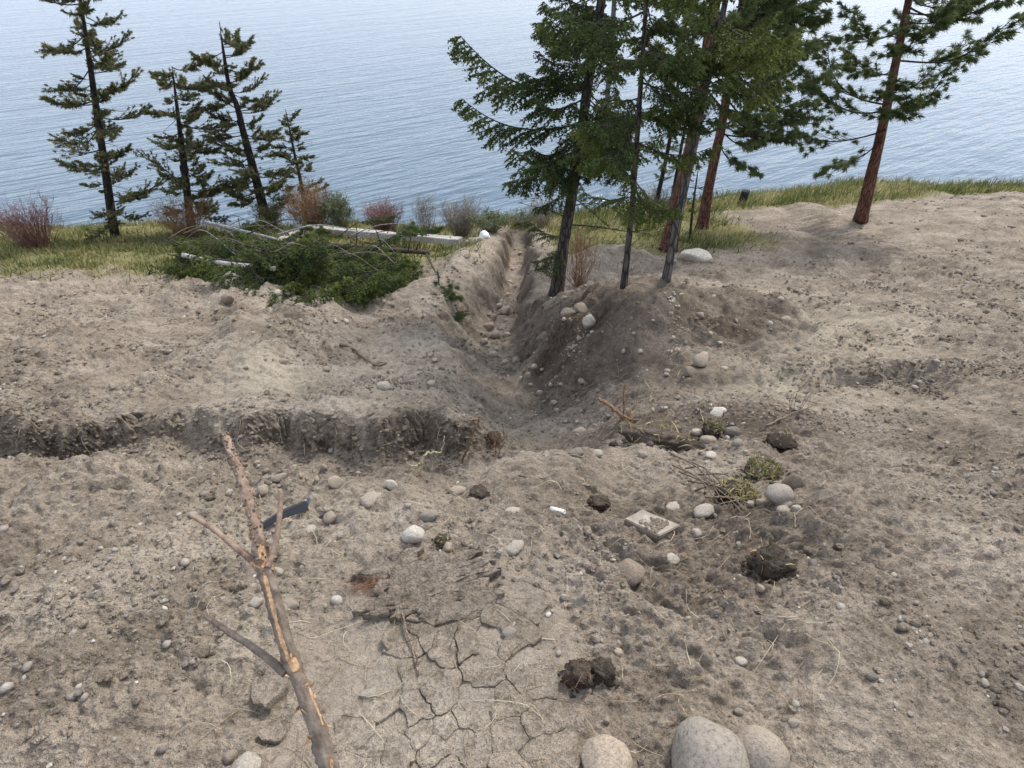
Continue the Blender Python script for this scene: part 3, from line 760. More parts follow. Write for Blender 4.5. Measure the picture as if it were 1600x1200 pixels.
boughs(e, az_, PINE, zpx(b, 0), zpx(b, 0) + 4.5, 16, 1.2, 2.3, rt, (0, .5), taper=.8)

e, az_, b = tree('fir_tree', [(939, 330, 12), (943, 250, 11), (948, 170, 10), (956, 60, 9), (960, 0, 9)], M['bark_grey'],
                 'fir with a bare grey trunk at the edge of the bank behind the leaning fir', 'fir tree', 3.0, sides=10)
boughs(e, az_, FIR, zpx(b, 200), zpx(b, 0), 15, .6, 1.3, rt, (-.3, .2), taper=0)
boughs(e, az_, FIR, zpx(b, 0), zpx(b, 0) + 4, 18, .6, 1.6, rt, (0, .4), taper=.85)

def hidden(px, py, y):
    p = at_y(px, py, y); return Vector((p.x, y, H(np.array([p.x]), np.array([y]))[0]))
e, az_, b = tree('fir_tree', [(1028, 305, 9), (1036, 270, 8), (1047, 215, 7), (1058, 140, 6), (1068, 70, 5)], M['bark_dark'],
                 'thin dark trunked fir beyond the bank edge between the grey fir and the slim one', 'fir tree', 1.0, hidden_base=hidden(1026, 318, 20.5), sides=8)
boughs(e, az_, FIRO, zpx(b, 270), zpx(b, 60), 14, .4, .8, rt, (-.3, .2), taper=.4)
e, az_, b = tree('fir_tree', [(1052, 300, 7), (1060, 255, 6), (1070, 200, 5), (1078, 160, 4)], M['bark_dark'],
                 'small dark fir half hidden behind the thickest red pine', 'fir tree', .5, hidden_base=hidden(1050, 312, 21.0), sides=8)
boughs(e, az_, FIRO, zpx(b, 300), zpx(b, 150), 18, .4, .8, rt, (-.3, .2), taper=.4)
e, az_, b = tree('young_fir', [(1078, 376, 4), (1083, 320, 4), (1088, 285, 3)], M['bark_dark'], 'spindly sapling between the two red barked pines, only a few sprigs', 'sapling', .25, sides=6)
boughs(e, az_, FIRO, zpx(b, 330, 1085), zpx(b, 280, 1088), 6, .22, .4, rt, (-.2, .4))

# trees at the left end of the bank
e, az_, b = tree('pine_tree', [(419, 352, 18), (405, 300, 16), (392, 250, 14), (380, 205, 12), (370, 165, 10), (358, 135, 8), (349, 80, 5), (346, 58, 2)], M['bark_dark'],
                 'dark trunked pine at the left end of the bank with thin olive boughs', 'pine tree', .25, hidden_base=hidden(421, 358, 19.0))
for a_, t_, dy in (((372, 178), (432, 152), .2), ((378, 205), (436, 218), -.2), ((388, 240), (442, 242), .2), ((395, 270), (440, 268), 0), ((405, 300), (440, 290), -.2), ((365, 145), (410, 125), .1), ((382, 215), (430, 208), .5), ((400, 290), (445, 282), .4), ((385, 235), (362, 230), -.3), ((375, 190), (335, 180), 0), ((388, 245), (340, 255), .2), ((398, 280), (350, 285), .1), ((370, 170), (330, 140), .3), ((358, 130), (395, 100), .2), ((352, 105), (320, 90), -.2), ((350, 90), (380, 75), -.1), ((380, 210), (330, 215), -.4), ((405, 305), (365, 320), -.3), ((412, 325), (445, 318), .3)):
    bough_to(e, az_, b, DRY, a_, t_, rt, dy)
boughs(e, az_, DRY, zpx(b, 310, 400), zpx(b, 60, 350), 46, .4, 1.2, rt, (-.35, .35), taper=.4)
boughs(e, az_, BARE, zpx(b, 335, 410), zpx(b, 90, 352), 22, .4, 1.1, rt, (-.3, .3), taper=.4, name='dead_limb')
e, az_, b = tree('pine_tree', [(482, 360, 8), (470, 285, 7), (460, 240, 5), (453, 205, 3), (448, 180, 2)], M['bark_fir'],
                 'slender sparse young pine with many bare twigs, beside the dark trunked pine', 'pine tree', .12, hidden_base=hidden(489, 356, 20.4), sides=8)
boughs(e, az_, DRY, zpx(b, 240, 455), zpx(b, 178, 448), 24, .30, .6, rt, (-.1, .5), taper=.3)
boughs(e, az_, DRY, zpx(b, 335, 470), zpx(b, 232, 455), 22, .45, .85, rt, (-.3, .3), taper=.3)
boughs(e, az_, BARE, zpx(b, 335, 470), zpx(b, 215, 453), 22, .5, .95, rt, (-.1, .5), taper=.3, name='dead_limb')
for (px, py, ytree, tops, lab, n_) in ((300, 364, 18.4, (272, 130), 'olive pine at the left end of the bank, standing left of the dark trunked pine', 34),
                                        (180, 372, 17.5, (120, -40), 'tall olive pine furthest along the bank from the trench', 46)):
    e, az_, b = tree('pine_tree', [(px, py, 16), (px + (tops[0] - px) * .5, (py + tops[1]) / 2, 11), (tops[0], tops[1], 3)], M['bark_dark'], lab, 'pine tree', .3, hidden_base=hidden(px, py, ytree))
    boughs(e, az_, DRY, b.z + .6, zpx(b, tops[1], tops[0]) + .4, int(n_ * 1.5), .4, 1.5, rt, (-.35, .35), taper=.5)
    boughs(e, az_, BARE, b.z + .4, zpx(b, tops[1], tops[0]), 20, .4, 1.2, rt, (-.3, .3), taper=.5, name='dead_limb')
e, az_, b = tree('pine_tree', [(1345, 345, 20), (1372, 230, 17), (1395, 120, 15), (1420, 0, 13)], M['bark_red'], 'red barked pine standing alone past the track, furthest from the trench', 'pine tree', 3.5, sides=14)
for a_, t_, dy in (((1380, 200), (1236, 235), -.2), ((1385, 170), (1250, 150), .3), ((1375, 215), (1300, 275), .3)): pine_limb(e, az_, b, a_, t_, rt, dy)
boughs(e, az_, PINE, zpx(b, 190, 1380), zpx(b, 0, 1420) + 3, 34, 1.1, 2.3, rt, (-.1, .4), taper=.5)

# ------------------------------------------------------------------ shrubs
def shrub(name, px, py, w_px, h_px, mat, n, label, seed, y=None, leaf=None, spread=.9, up=1.0, fine=7, thick=.0075):
    b = W(px, py) if y is None else hidden(px, py, y)
    k = depth_of(b) / FPX; w = w_px * k / 2; h = h_px * k / .9; rng = np.random.default_rng(seed); mb = MB(); lf = MB()
    for i in range(int(n * 1.5)):
        a = rng.uniform(0, 2 * np.pi); rr = w * rng.uniform(0, .35); p = np.array([math.cos(a) * rr, math.sin(a) * rr, -.04])
        tip = np.array([math.cos(a) * w * rng.uniform(.2, 1) * spread, math.sin(a) * w * rng.uniform(.2, 1) * spread, h * rng.uniform(.55, 1.0) * up])
        m = (p + tip) / 2 + np.array([0, 0, h * .12]) + rng.normal(0, .13, 3) * h; pts = spline([p, m, tip], 6); t0 = rng.uniform(.2, .8)
        add_tube(mb, pts, np.linspace(thick, thick * .35, 6), 3, t0, False)
        for j in range(fine):
            s = rng.integers(2, 6); q = pts[s]; d = (tip - p) / np.linalg.norm(tip - p) + rng.normal(0, .7, 3); l = h * rng.uniform(.08, .30); d /= np.linalg.norm(d)
            add_tube(mb, [q, q + d * l * .5 + rng.normal(0, .012, 3), q + d * l], [thick * .5, thick * .4, thick * .25], 3, min(1, t0 + .2), False)
            if leaf:
                for _ in range(leaf):
                    c = q + d * l * rng.uniform(.2, 1.1) + rng.normal(0, .02, 3); u = rng.normal(size=3); u /= np.linalg.norm(u); v = np.cross(u, rng.normal(size=3)); v /= np.linalg.norm(v)
                    s2 = rng.uniform(.018, .04); lf.add([c, c + u * s2 + v * s2 * .4, c + u * s2 * 2, c + u * s2 - v * s2 * .4], [[0, 1, 2, 3]], np.clip(rng.normal(.5, .2), 0, 1))
    if leaf:
        e = thing(name, b, label, 'shrub'); link('stems', mb.mesh('stems', M[mat]), e); link('leaves', lf.mesh('leaves', M['shrub_leaf'], False), e); return e
    o = link(name, mb.mesh(name, M[mat]), None, b); return tag(o, label, 'shrub')

shrub('shrub', 603, 368, 66, 40, 'shrub_red', 150, 'rounded red stemmed leafless shrub behind the middle of the pale timber edging', 1, spread=1.0, y=18.8)
shrub('shrub', 722, 372, 60, 52, 'shrub_grey', 120, 'dark purplish leafless shrub near the right end of the pale timber edging', 2, spread=1.1)
shrub('shrub', 668, 372, 36, 62, 'shrub_grey', 36, 'tall thin leafless shrub between the red shrub and the dark purplish one', 3, spread=.8, fine=7)
shrub('shrub', 488, 362, 92, 62, 'shrub_rust', 170, 'rusty brown twiggy shrub under the slender sparse pine', 4, y=19.2, fine=6, spread=1.0)
shrub('shrub', 532, 366, 44, 46, 'shrub_grey', 60, 'small bright green leafy bush beyond the left part of the timber edging', 5, y=19.0, leaf=8)
shrub('shrub', 424, 352, 50, 40, 'shrub_rust', 70, 'low brown and green bush at the foot of the dark trunked pine', 6, y=18.8, leaf=3)
shrub('shrub', 848, 335, 50, 42, 'shrub_grey', 50, 'pale leafless bush at the bank edge left of the grey trunked fir', 7, y=18.6, spread=1.1)
shrub('shrub', 903, 448, 48, 84, 'shrub_rust', 40, 'upright rusty brown shrub growing against the foot of the leaning fir', 8, spread=.9, fine=5, thick=.005)
shrub('shrub', 640, 374, 44, 18, 'shrub_grey', 50, 'low yellow green bush in front of the tall thin leafless shrub', 9, leaf=4)
shrub('shrub', 765, 362, 60, 22, 'shrub_grey', 70, 'low olive brush at the bank edge just left of the trench end', 10, leaf=4, spread=1.2)
shrub('shrub', 815, 352, 50, 16, 'shrub_grey', 60, 'low brown brush over the lower end of the trench', 11, leaf=2, spread=1.2)
shrub('shrub', 1030, 312, 60, 26, 'shrub_grey', 60, 'pale twiggy brush at the bank edge between pine trunks', 12, y=20.6, spread=1.2)
shrub('shrub', 300, 372, 90, 55, 'shrub_rust', 100, 'brown twiggy thicket on the bank left of the felled brush', 13, spread=1.1)
shrub('shrub', 60, 385, 110, 60, 'shrub_red', 110, 'red stemmed thicket furthest left along the bank', 14, spread=1.1)

# ------------------------------------------------------------------ grass
def build_grass(n=70000):
    rng = np.random.default_rng(3)
    y = rng.uniform(10.8, 24.5, n * 3); x = rng.uniform(-1, 1, n * 3) * (y * 1.02 + 1.5)
    _, _, turf = masks(x, y); dens = turf * np.clip(.75 + .9 * gn(x * 1.1, y * 1.1, 90), .05, 1.2)
    ok = rng.uniform(0, 1, len(x)) < dens; x, y = x[ok][:n], y[ok][:n]; m = len(x)
    z = H(x, y) - .02
    patch = gn(x * .55, y * .55, 91) + .5 * gn(x * 1.7, y * 1.7, 92)
    h = rng.uniform(.06, .26, m) * (1 + .5 * np.clip(patch, -1, 1)) * (1 + .5 * sstep(17, 20, y)); a = rng.uniform(0, 2 * np.pi, m); le = rng.uniform(.2, 1.1, m) * h
    wdt = rng.uniform(.006, .014, m); ca, sa = np.cos(a), np.sin(a)
    b = rng.uniform(0, 2 * np.pi, m); dx, dy = np.cos(b) * le + .05, np.sin(b) * le - .06
    p = np.stack([x, y, z], 1); s = np.stack([ca * wdt, sa * wdt, 0 * x], 1)
    mid = p + np.stack([dx * .4, dy * .4, h * .65], 1); tip = p + np.stack([dx, dy, h], 1)
    v = np.stack([p - s, p + s, mid + s * .7, mid - s * .7, tip], 1).reshape(-1, 3); k = np.arange(m) * 5
    mb = MB(); mb.add(v, np.stack([k, k + 1, k + 2, k + 3], 1), np.repeat(np.clip(.44 + .26 * rng.normal(size=m) - .38 * patch, 0, 1), 5))
    mb.f3.append(np.stack([k + 3, k + 2, k + 4], 1).astype(np.int32))
    o = link('grass', mb.mesh('grass', M['grass'], False)); tag(o, 'tufted straw and green grass on the bank above the lake', kind='stuff')
build_grass()

# ------------------------------------------------------------------ timber edging
def timber(parent, p0, p1, w, h, mat, name='timber', seed=0, nseg=14):
    """a squared, weathered timber between two points (top face along the line)"""
    p0, p1 = Vector(p0), Vector(p1); d = (p1 - p0); L = d.length; d.normalize(); s = Vector((-d.y, d.x, 0)).normalized(); u = d.cross(s) * -1
    if u.z < 0: u = -u
    prof = [(-w / 2 + .015, 0), (w / 2 - .015, 0), (w / 2, -.015), (w / 2, -h), (-w / 2, -h), (-w / 2, -.015)]
    rng = np.random.default_rng(seed); mb = MB(); vs = []
    for i in range(nseg):
        c = p0 + d * L * i / (nseg - 1)
        for a, b in prof: vs.append(c + s * (a + rng.normal(0, .004)) + u * (b + rng.normal(0, .004)))
    k = len(prof); f = [[i * k + j, i * k + (j + 1) % k, (i + 1) * k + (j + 1) % k, (i + 1) * k + j] for i in range(nseg - 1) for j in range(k)]
    mb.add(np.array([tuple(q) for q in vs]), f); n0 = (nseg - 1) * k
    mb.f4.append(np.array([[0, 3, 4, 5], [0, 1, 2, 3], [n0, n0 + 5, n0 + 4, n0 + 3], [n0, n0 + 3, n0 + 2, n0 + 1]], np.int32))
    o = link(name, mb.mesh(name, mat, False), parent); return o

A = W(466, 362); B = W(720, 384); Cc = W(425, 390)
edge_o = thing('timber_edging', A, 'long pale weathered timber edging with bolts, round the grass patch', 'timber edging')
def loc(p, dz=0): return Vector(p) - A + Vector((0, 0, dz))
seg = [A.lerp(B, t) for t in (0, .36, .70, 1)]
for i in range(3):
    a = seg[i].lerp(seg[i + 1], .004); t_ = timber(edge_o, loc(a, .24), loc(seg[i + 1], .22), .24, .17, M['timber'], seed=i)
for i in range(9):
    p = A.lerp(B, .03 + i * .115); mb = MB(); v, f = ico(1); mb.add(v * np.array([.03, .03, .012]), f)
    link('bolt', mb.mesh('bolt', M['iron']), edge_o, loc(p, .245 - .01 * (i / 8)))
for i, off in enumerate((0, .30, .60)):
    timber(edge_o, loc(A.lerp(Cc, .03) + Vector((.16 + off, -.16, 0)), .20 - .05 * i), loc(Cc + Vector((off * .9, 0, 0)), .16 - .05 * i), .26, .22, M['timber'], 'plank', 10 + i)

# ------------------------------------------------------------------ felled brush
rb = np.random.default_rng(77)
bp = W(500, 430)
brush = thing('brush_pile', bp, 'heap of cut green fir and pine boughs dumped below the left bench', 'brush pile')
def ground_z(x, y): return float(H(np.array([x]), np.array([y]))[0])
for i in range(170):
    s = rb.uniform(0, 1); px = 300 + 292 * s
    lo = 402 + 10 * s; hi = 432 + 42 * max(0, min(1, (px - 350) / 290)); py = rb.uniform(lo, hi)
    p = W(px, py); hgt = rb.uniform(.14, .85) * (1 - .6 * abs((py - (lo + hi) / 2) / ((hi - lo) / 2))) * (1.15 - .5 * s)
    a = rb.choice([rb.uniform(-.7, .45), rb.uniform(2.6, 3.7)], p=[.75, .25]); d = Vector((math.cos(a), math.sin(a) * .8 - .12, rb.uniform(-.05, .30)))
    q = p - bp + Vector((0, 0, hgt)) - d * .6
    put_bough(brush, FIR if rb.random() < .6 else FIRO, q, d, rb.uniform(1.0, 1.8), rb, rb.uniform(-.7, .7))
for (px, py, dz) in ((455, 378, .15), (478, 372, .15), (600, 392, .3), (420, 385, .35), (390, 372, .45), (625, 380, .35), (655, 375, .3), (365, 385, .4)):
    p = W(px, py); put_bough(brush, PINE, p - bp + Vector((-.5, 0, dz)), Vector((.8, rb.uniform(-.4, .4), rb.uniform(-.25, .1))), 1.1, rb)
def arc(mb, pts, r0, r1, n=12, t=.5): add_tube(mb, spline(pts, n), np.linspace(r0, r1, n), 5, t)
for (p0, p1, lift, r, mt) in (((370, 392), (470, 402), .35, .012, 'grey_pole'), ((360, 380), (440, 395), .25, .012, 'twig'), ((402, 420), (432, 432), .25, .008, 'twig'), ((500, 425), (560, 432), .12, .008, 'grey_pole'), ((570, 435), (622, 452), .18, .008, 'grey_pole'),
                         ((350, 385), (392, 418), .1, .014, 'grey_pole'), ((510, 452), (600, 468), .12, .008, 'twig'), ((380, 365), (386, 392), .1, .02, 'bark_dark'), ((352, 372), (398, 370), .12, .014, 'bark_dark'), ((480, 415), (492, 400), .2, .007, 'twig'), ((582, 418), (625, 430), .2, .009, 'grey_pole'), ((300, 400), (380, 430), .3, .012, 'grey_pole'), ((440, 440), (520, 452), .12, .008, 'twig'), ((330, 430), (420, 436), .2, .009, 'twig')):
    a = W(*p0) - bp; b = W(*p1) - bp; m = (a + b) / 2 + Vector((0, 0, lift + .60)); mb = MB(); arc(mb, [a + Vector((0, 0, .5)), m, b + Vector((0, 0, .48))], r, r * .5)
    link('stick', mb.mesh('stick', M[mt]), brush)

for i in range(16):
    s_ = rb.uniform(0, 1); a = W(265 + 330 * s_, rb.uniform(402, 440)) - bp + Vector((0, 0, rb.uniform(.35, .8))); d = Vector((rb.uniform(.6, 1.5), rb.uniform(-.5, .5), rb.uniform(-.15, .35))); mb = MB(); arc(mb, [a, a + d * .5 + Vector((0, 0, .12)), a + d], rb.uniform(.009, .02), .005)
    link('stick', mb.mesh('stick', M[('bark_log', 'twig', 'grey_pole')[i % 3]]), brush)

def log(name, pts, r, mat, label, cat, stubs=0, seed=0, lift=0.0, sides=10):
    rng = np.random.default_rng(seed); c = Vector(pts[0]); e = thing(name, c, label, cat)
    path = spline([Vector(p) - c + Vector((0, 0, lift)) for p in pts], 16); mb = MB(); add_tube(mb, path, np.linspace(r[0], r[1], 16), sides, wob=.08)
    link('stem', mb.mesh('stem', M[mat]), e)
    for i in range(stubs):
        s = rng.uniform(.1, .95); p = np.array([np.interp(s, np.linspace(0, 1, 16), path[:, k]) for k in range(3)]); d = rng.normal(size=3); d[2] = abs(d[2]) + .8; d /= np.linalg.norm(d)
        mb = MB(); l = rng.uniform(.12, .4); add_tube(mb, [p, p + d * l * .5, p + d * l + rng.normal(0, .03, 3)], [r[1] * .5, r[1] * .35, r[1] * .2], 6); link('branch_stub', mb.mesh('branch_stub', M[mat]), e)
    return e
lg = log('fallen_log', [W(490, 402, .35), W(580, 409, .36), W(672, 413, .30)], (.085, .050), 'bark_log', 'brown fallen trunk lying across the far side of the brush heap', 'log', 8, 3)
def lrel(px, py, dz): return W(px, py, dz) - lg.location
for (s, t, dz) in (((585, 411), (622, 392), .55), ((560, 406), (565, 375), .9), ((600, 410), (590, 370), 1.0), ((640, 412), (645, 392), .6)):
    mb = MB(); a = lrel(*s, .34); b = lrel(*s, .34 + dz * .75) + Vector(((t[0] - s[0]) * .018, 0, 0)); arc(mb, [a, (a + b) / 2 + Vector((.03, .02, .02)), b], .035 if dz == .55 else .018, .008); link('limb', mb.mesh('limb', M['bark_log']), lg)
    put_bough(lg, PINE, b, Vector((.8, .1, -.1)), .5, rb)
mb = MB(); a = lrel(668, 413, .28); b = lrel(688, 442, .1); arc(mb, [a, (a + b) / 2 + Vector((.02, 0, -.1)), b], .03, .012); link('limb', mb.mesh('limb', M['bark_log']), lg)
put_bough(lg, PINE, b + Vector((-.1, 0, .1)), Vector((.45, -.9, -.25)), .8, rb)
log('fallen_pole', [W(335, 386, .75), W(390, 402, .75), W(445, 416, .68)], (.055, .035), 'grey_pole', 'grey stripped pole slanting through the brush heap', 'log', 3, 5)
log('fallen_pole', [W(296, 424, .42), W(350, 433, .36), W(436, 445, .28)], (.060, .038), 'pole', 'pale white barked pole lying along the near edge of the brush heap', 'log', 0, 6)
spr = thing('pine_sprig', W(715, 490), 'dark green fir sprig lying on the trench shoulder', 'bough'); put_bough(spr, FIR, Vector((-.35, .12, .10)), Vector((.9, -.38, -.05)), .5, rb); put_bough(spr, FIR, Vector((-.2, .12, .08)), Vector((.9, -.5, -.1)), .4, rb)

# ------------------------------------------------------------------ stones
VAR = []
for i in range(8):
    v, f = stone_verts(3, 300 + i, .26 + .05 * (i % 3), .35 if i < 4 else .8, .05 if i < 4 else .09); mb = MB(); mb.add(v, f); VAR.append(mb.mesh('stone', M['stone'], True))
TONE = {'pale': (.42, .375, .31), 'white': (.55, .51, .44), 'grey': (.285, .252, .212), 'dark': (.15, .13, .11), 'warm': (.42, .335, .25), 'brown': (.23, .18, .135), 'tan': (.34, .283, .22)}
def stone(px, py, w, h, tone, label, ang=False, group=None, rot=None, sink=.36, var=None, depth=None, seed=None, name='stone', mesh=None):
    """a stone whose outline is about w x h photo pixels, centred at (px, py)"""
    rng = random.Random(seed if seed is not None else px * 7 + py * 13)
    g = W(px, py + h * .30); k = depth_of(g) / FPX
    sx = w * k / 2; sz = max(.45 * sx, h * k / 2 / .88); sz = min(sz, sx * 1.25); sy = depth * sx if depth else (sx * rng.uniform(.7, 1.0))
    vi = var if var is not None else (rng.randrange(4, 8) if ang else rng.randrange(0, 4))
    o = link(name, mesh or VAR[vi], None, g + Vector((0, 0, sz * (1 - 2 * sink) * .8)), Quaternion((0, 0, 1), rot if rot is not None else rng.uniform(-.35, .35)) @ Quaternion((1, 0, 0), rng.uniform(-.2, .2)) @ Quaternion((0, 1, 0), rng.uniform(-.15, .15)), (sx, sy, sz))
    c = TONE[tone]; j = rng.uniform(.88, 1.12); o.color = (c[0] * j, c[1] * j, c[2] * j, 1)
    tag(o, label, 'stone', group); return o

def unique_stone(seed, lump, facet, fine=.02, sub=4):
    v, f = stone_verts(sub, seed, lump, facet, fine); mb = MB(); mb.add(v, f); return mb.mesh('stone', M['stone'])
BIG = [
 (1103, 1172, 124, 92, 'grey', 'largest rounded grey cobble in the cluster of three at the bottom', dict(mesh=unique_stone(1, .16, .3), depth=1.0, sink=.22, rot=.5)),
 (1178, 1160, 82, 98, 'tan', 'pale egg shaped cobble leaning against the largest grey cobble', dict(mesh=unique_stone(2, .12, .25), depth=1.0, sink=.2, rot=-.2)),
 (944, 1180, 84, 66, 'warm', 'warm tan angular cobble left of the two big rounded cobbles', dict(mesh=unique_stone(3, .2, .7), depth=.9, sink=.25)),
 (1215, 770, 46, 30, 'grey', 'large smooth grey egg shaped stone resting among small cobbles', dict(mesh=unique_stone(4, .10, .25), depth=.8, sink=.15)),
 (1236, 749, 34, 36, 'brown', 'blocky brown stone standing behind the smooth egg shaped stone', dict(ang=True, sink=.2)),
 (1225, 784, 26, 18, 'grey', 'smaller round grey cobble touching the egg shaped stone', {}),
 (1189, 782, 18, 13, 'tan', 'tan cobble just left of the egg shaped stone', {}),
 (1171, 785, 14, 12, 'pale', 'small pale cobble beside the dry grass sod, left of the egg shaped stone', {}),
 (1222, 794, 20, 11, 'tan', 'flat tan cobble below the smaller round grey cobble', {}),
 (1243, 792, 16, 13, 'pale', 'pale cobble right of the flat tan one below the egg shaped stone', {}),
 (1141, 673, 26, 20, 'dark', 'round dark grey cobble next to the mossy clod', dict(sink=.2)),
 (1105, 685, 26, 18, 'tan', 'tan rounded cobble in front of the mossy clod', {}),
 (1088, 673, 17, 10, 'pale', 'pale cobble left of the mossy clod', {}),
 (1151, 690, 18, 16, 'grey', 'grey cobble below the round dark one by the mossy clod', {}),
 (1110, 709, 20, 8, 'white', 'flat whitish stone below the tan rounded cobble', {}),
 (1122, 643, 30, 15, 'white', 'whitish crumbly rock above the mossy clod', dict(ang=True)),
 (645, 832, 37, 27, 'white', 'whitish round stone, the brightest on the near ground', dict(mesh=unique_stone(5, .14, .35), depth=.85, sink=.22)),
 (671, 804, 37, 23, 'grey', 'grey oblong stone just behind the whitish round one', dict(mesh=unique_stone(6, .14, .5), depth=.6, sink=.2, rot=.45)),
 (981, 890, 56, 34, 'brown', 'broad brown flat topped rock half buried below the paving slab', dict(mesh=unique_stone(7, .2, .6), depth=.8, sink=.32)),
 (612, 755, 25, 19, 'white', 'pale angular stone at the lip of the ditch', dict(ang=True, sink=.2)),
 (523, 749, 35, 17, 'tan', 'flat tan rock at the near lip of the ditch', dict(ang=True)),
 (438, 744, 28, 15, 'tan', 'brick shaped tan stone on the ditch floor', dict(ang=True, rot=.3, depth=.5)),
 (581, 777, 36, 14, 'tan', 'flat tan stone sunk flush in the soil before the ditch', dict(sink=.42)),
 (715, 764, 28, 15, 'tan', 'broad tan stone sunk in the soil right of the ditch lip stones', dict(sink=.4)),
 (681, 887, 28, 13, 'white', 'whitish stone lying on the flaky layered crust', dict(sink=.35)),
 (803, 853, 38, 13, 'pale', 'flat pale stone below the white tube', dict(sink=.38)),
 (801, 797, 26, 9, 'pale', 'flat pale stone left of the white tube', dict(sink=.4)),
 (526, 934, 18, 16, 'white', 'round white pebble stone on the dark crumbly soil right of the cut sapling', {}),
 (402, 936, 28, 17, 'pale', 'pale angular stone just left of the cut sapling stem', dict(ang=True)),
 (453, 942, 28, 12, 'tan', 'long flat tan stone just right of the cut sapling stem', dict(ang=True)),
 (577, 1081, 28, 15, 'pale', 'pale rounded stone beside the cracked crust', {}),
 (361, 1176, 22, 26, 'tan', 'round tan cobble beside the big pale rock near the sapling foot', {}),
 (384, 1192, 54, 34, 'pale', 'big pale rock near the foot of the cut sapling', dict(mesh=unique_stone(8, .2, .6), depth=.8)),
 (440, 1194, 34, 14, 'tan', 'flat tan stone between the big pale rock and the sapling stem', dict(ang=True)),
 (796, 985, 26, 20, 'grey', 'grey stone at the right end of the cracked crust', {}),
 (1158, 1031, 22, 11, 'white', 'white oblong stone alone on the open soil above the big cobbles', {}),
 (1051, 790, 24, 11, 'pale', 'pale stone above the paving slab', {}),
 (1098, 795, 38, 14, 'pale', 'wide pale stone right of the paving slab, under the twig bundle', {}),
 (1049, 869, 27, 14, 'pale', 'flat pale stone below the right corner of the paving slab', dict(ang=True)),
 (899, 705, 26, 15, 'dark', 'dark flat stone at the mouth of the trench', {}),
 (932, 706, 20, 9, 'pale', 'flat pale stone right of the dark flat one at the trench mouth', {}),
 (905, 672, 22, 14, 'tan', 'tan stone on the slope of the trench mouth', {}),
 (1004, 708, 16, 13, 'tan', 'tan stone under the overhanging sod slab', {}),
 (1096, 559, 28, 22, 'tan', 'tan boulder at the near foot of the spoil heap', dict(ang=True)),
 (1076, 577, 24, 22, 'brown', 'brown rock just below the tan boulder of the spoil heap', dict(ang=True)),
 (918, 503, 24, 26, 'pale', 'pale upright chunk of rock on the left shoulder of the spoil heap', dict(ang=True, sink=.15)),
 (888, 486, 30, 11, 'dark', 'dark flat slab of stone near the foot of the leaning fir', dict(ang=True)),
 (908, 478, 28, 11, 'brown', 'brown flat stone behind the dark slab near the leaning fir', dict(ang=True)),
 (1088, 398, 56, 22, 'white', 'broad whitish boulder half buried behind the spoil heap', dict(mesh=unique_stone(9, .22, .5), depth=.7, sink=.3, name='boulder')),
 (1226, 498, 18, 14, 'tan', 'tan stone alone on the pad right of the spoil heap', {}),
 (1219, 466, 12, 8, 'grey', 'small grey stone on the pale pad behind the spoil heap', {}),
 (1202, 505, 11, 11, 'pale', 'pale stone at the right flank of the spoil heap', {}),
 (1246, 542, 12, 11, 'grey', 'grey stone at the tail of the spoil heap', {}),
 (1092, 491, 19, 14, 'brown', 'brown stone near the top of the spoil heap', dict(ang=True)),
 (599, 602, 21, 16, 'pale', 'largest pale round stone on the flat of the left bench', dict(sink=.2)),
 (674, 598, 14, 10, 'pale', 'pale round stone right of the largest one on the left bench', dict(sink=.2)),
 (367, 437, 36, 24, 'pale', 'pale angular block at the upper edge of the left bench by the pole', dict(ang=True, sink=.2, mesh=unique_stone(10, .2, .8))),
 (358, 463, 24, 22, 'brown', 'brown lump of rock below the pale angular block', dict(ang=True)),
 (442, 563, 15, 11, 'tan', 'tan stone on the left part of the bench', {}),
 (789, 485, 19, 14, 'tan', 'tan stone lodged in the trench below its left wall', dict(ang=True, sink=.2)),
 (770, 495, 14, 14, 'tan', 'stone standing upright in the trench bottom', dict(ang=True)),
 (774, 521, 16, 14, 'grey', 'grey rounded cobble in the mouth of the narrow trench', {}),
 (742, 375, 22, 11, 'grey', 'grey boulder at the right end of the timber edging', {}),
 (733, 378, 14, 9, 'tan', 'tan boulder in front of the grey one by the timber edging', {}),
 (751, 373, 12, 9, 'pale', 'pale stone between the grey boulder and the white bag', {}),
 (947, 1122, 14, 15, 'tan', 'tan stone above the warm angular cobble', dict(ang=True)),
 (1126, 1144, 16, 18, 'grey', 'small grey stone wedged between the two big cobbles', {}),
 (1153, 1109, 15, 13, 'tan', 'tan stone just above the egg shaped cobble', {}),
 (1229, 1178, 19, 28, 'brown', 'brown angular stone right of the egg shaped cobble', dict(ang=True)),
 (1240, 1127, 20, 15, 'pale', 'pale stone near the brown angular one, right of the big cobbles', dict(ang=True)),
 (973, 924, 15, 15, 'tan', 'tan stone just under the broad brown rock', {}),
 (881, 930, 15, 11, 'white', 'whitish angular stone between the layered crust and the broad brown rock', dict(ang=True)),
]
for px, py, w, h, tn, lab, kw in BIG: stone(px, py, w, h, tn, lab, **kw)
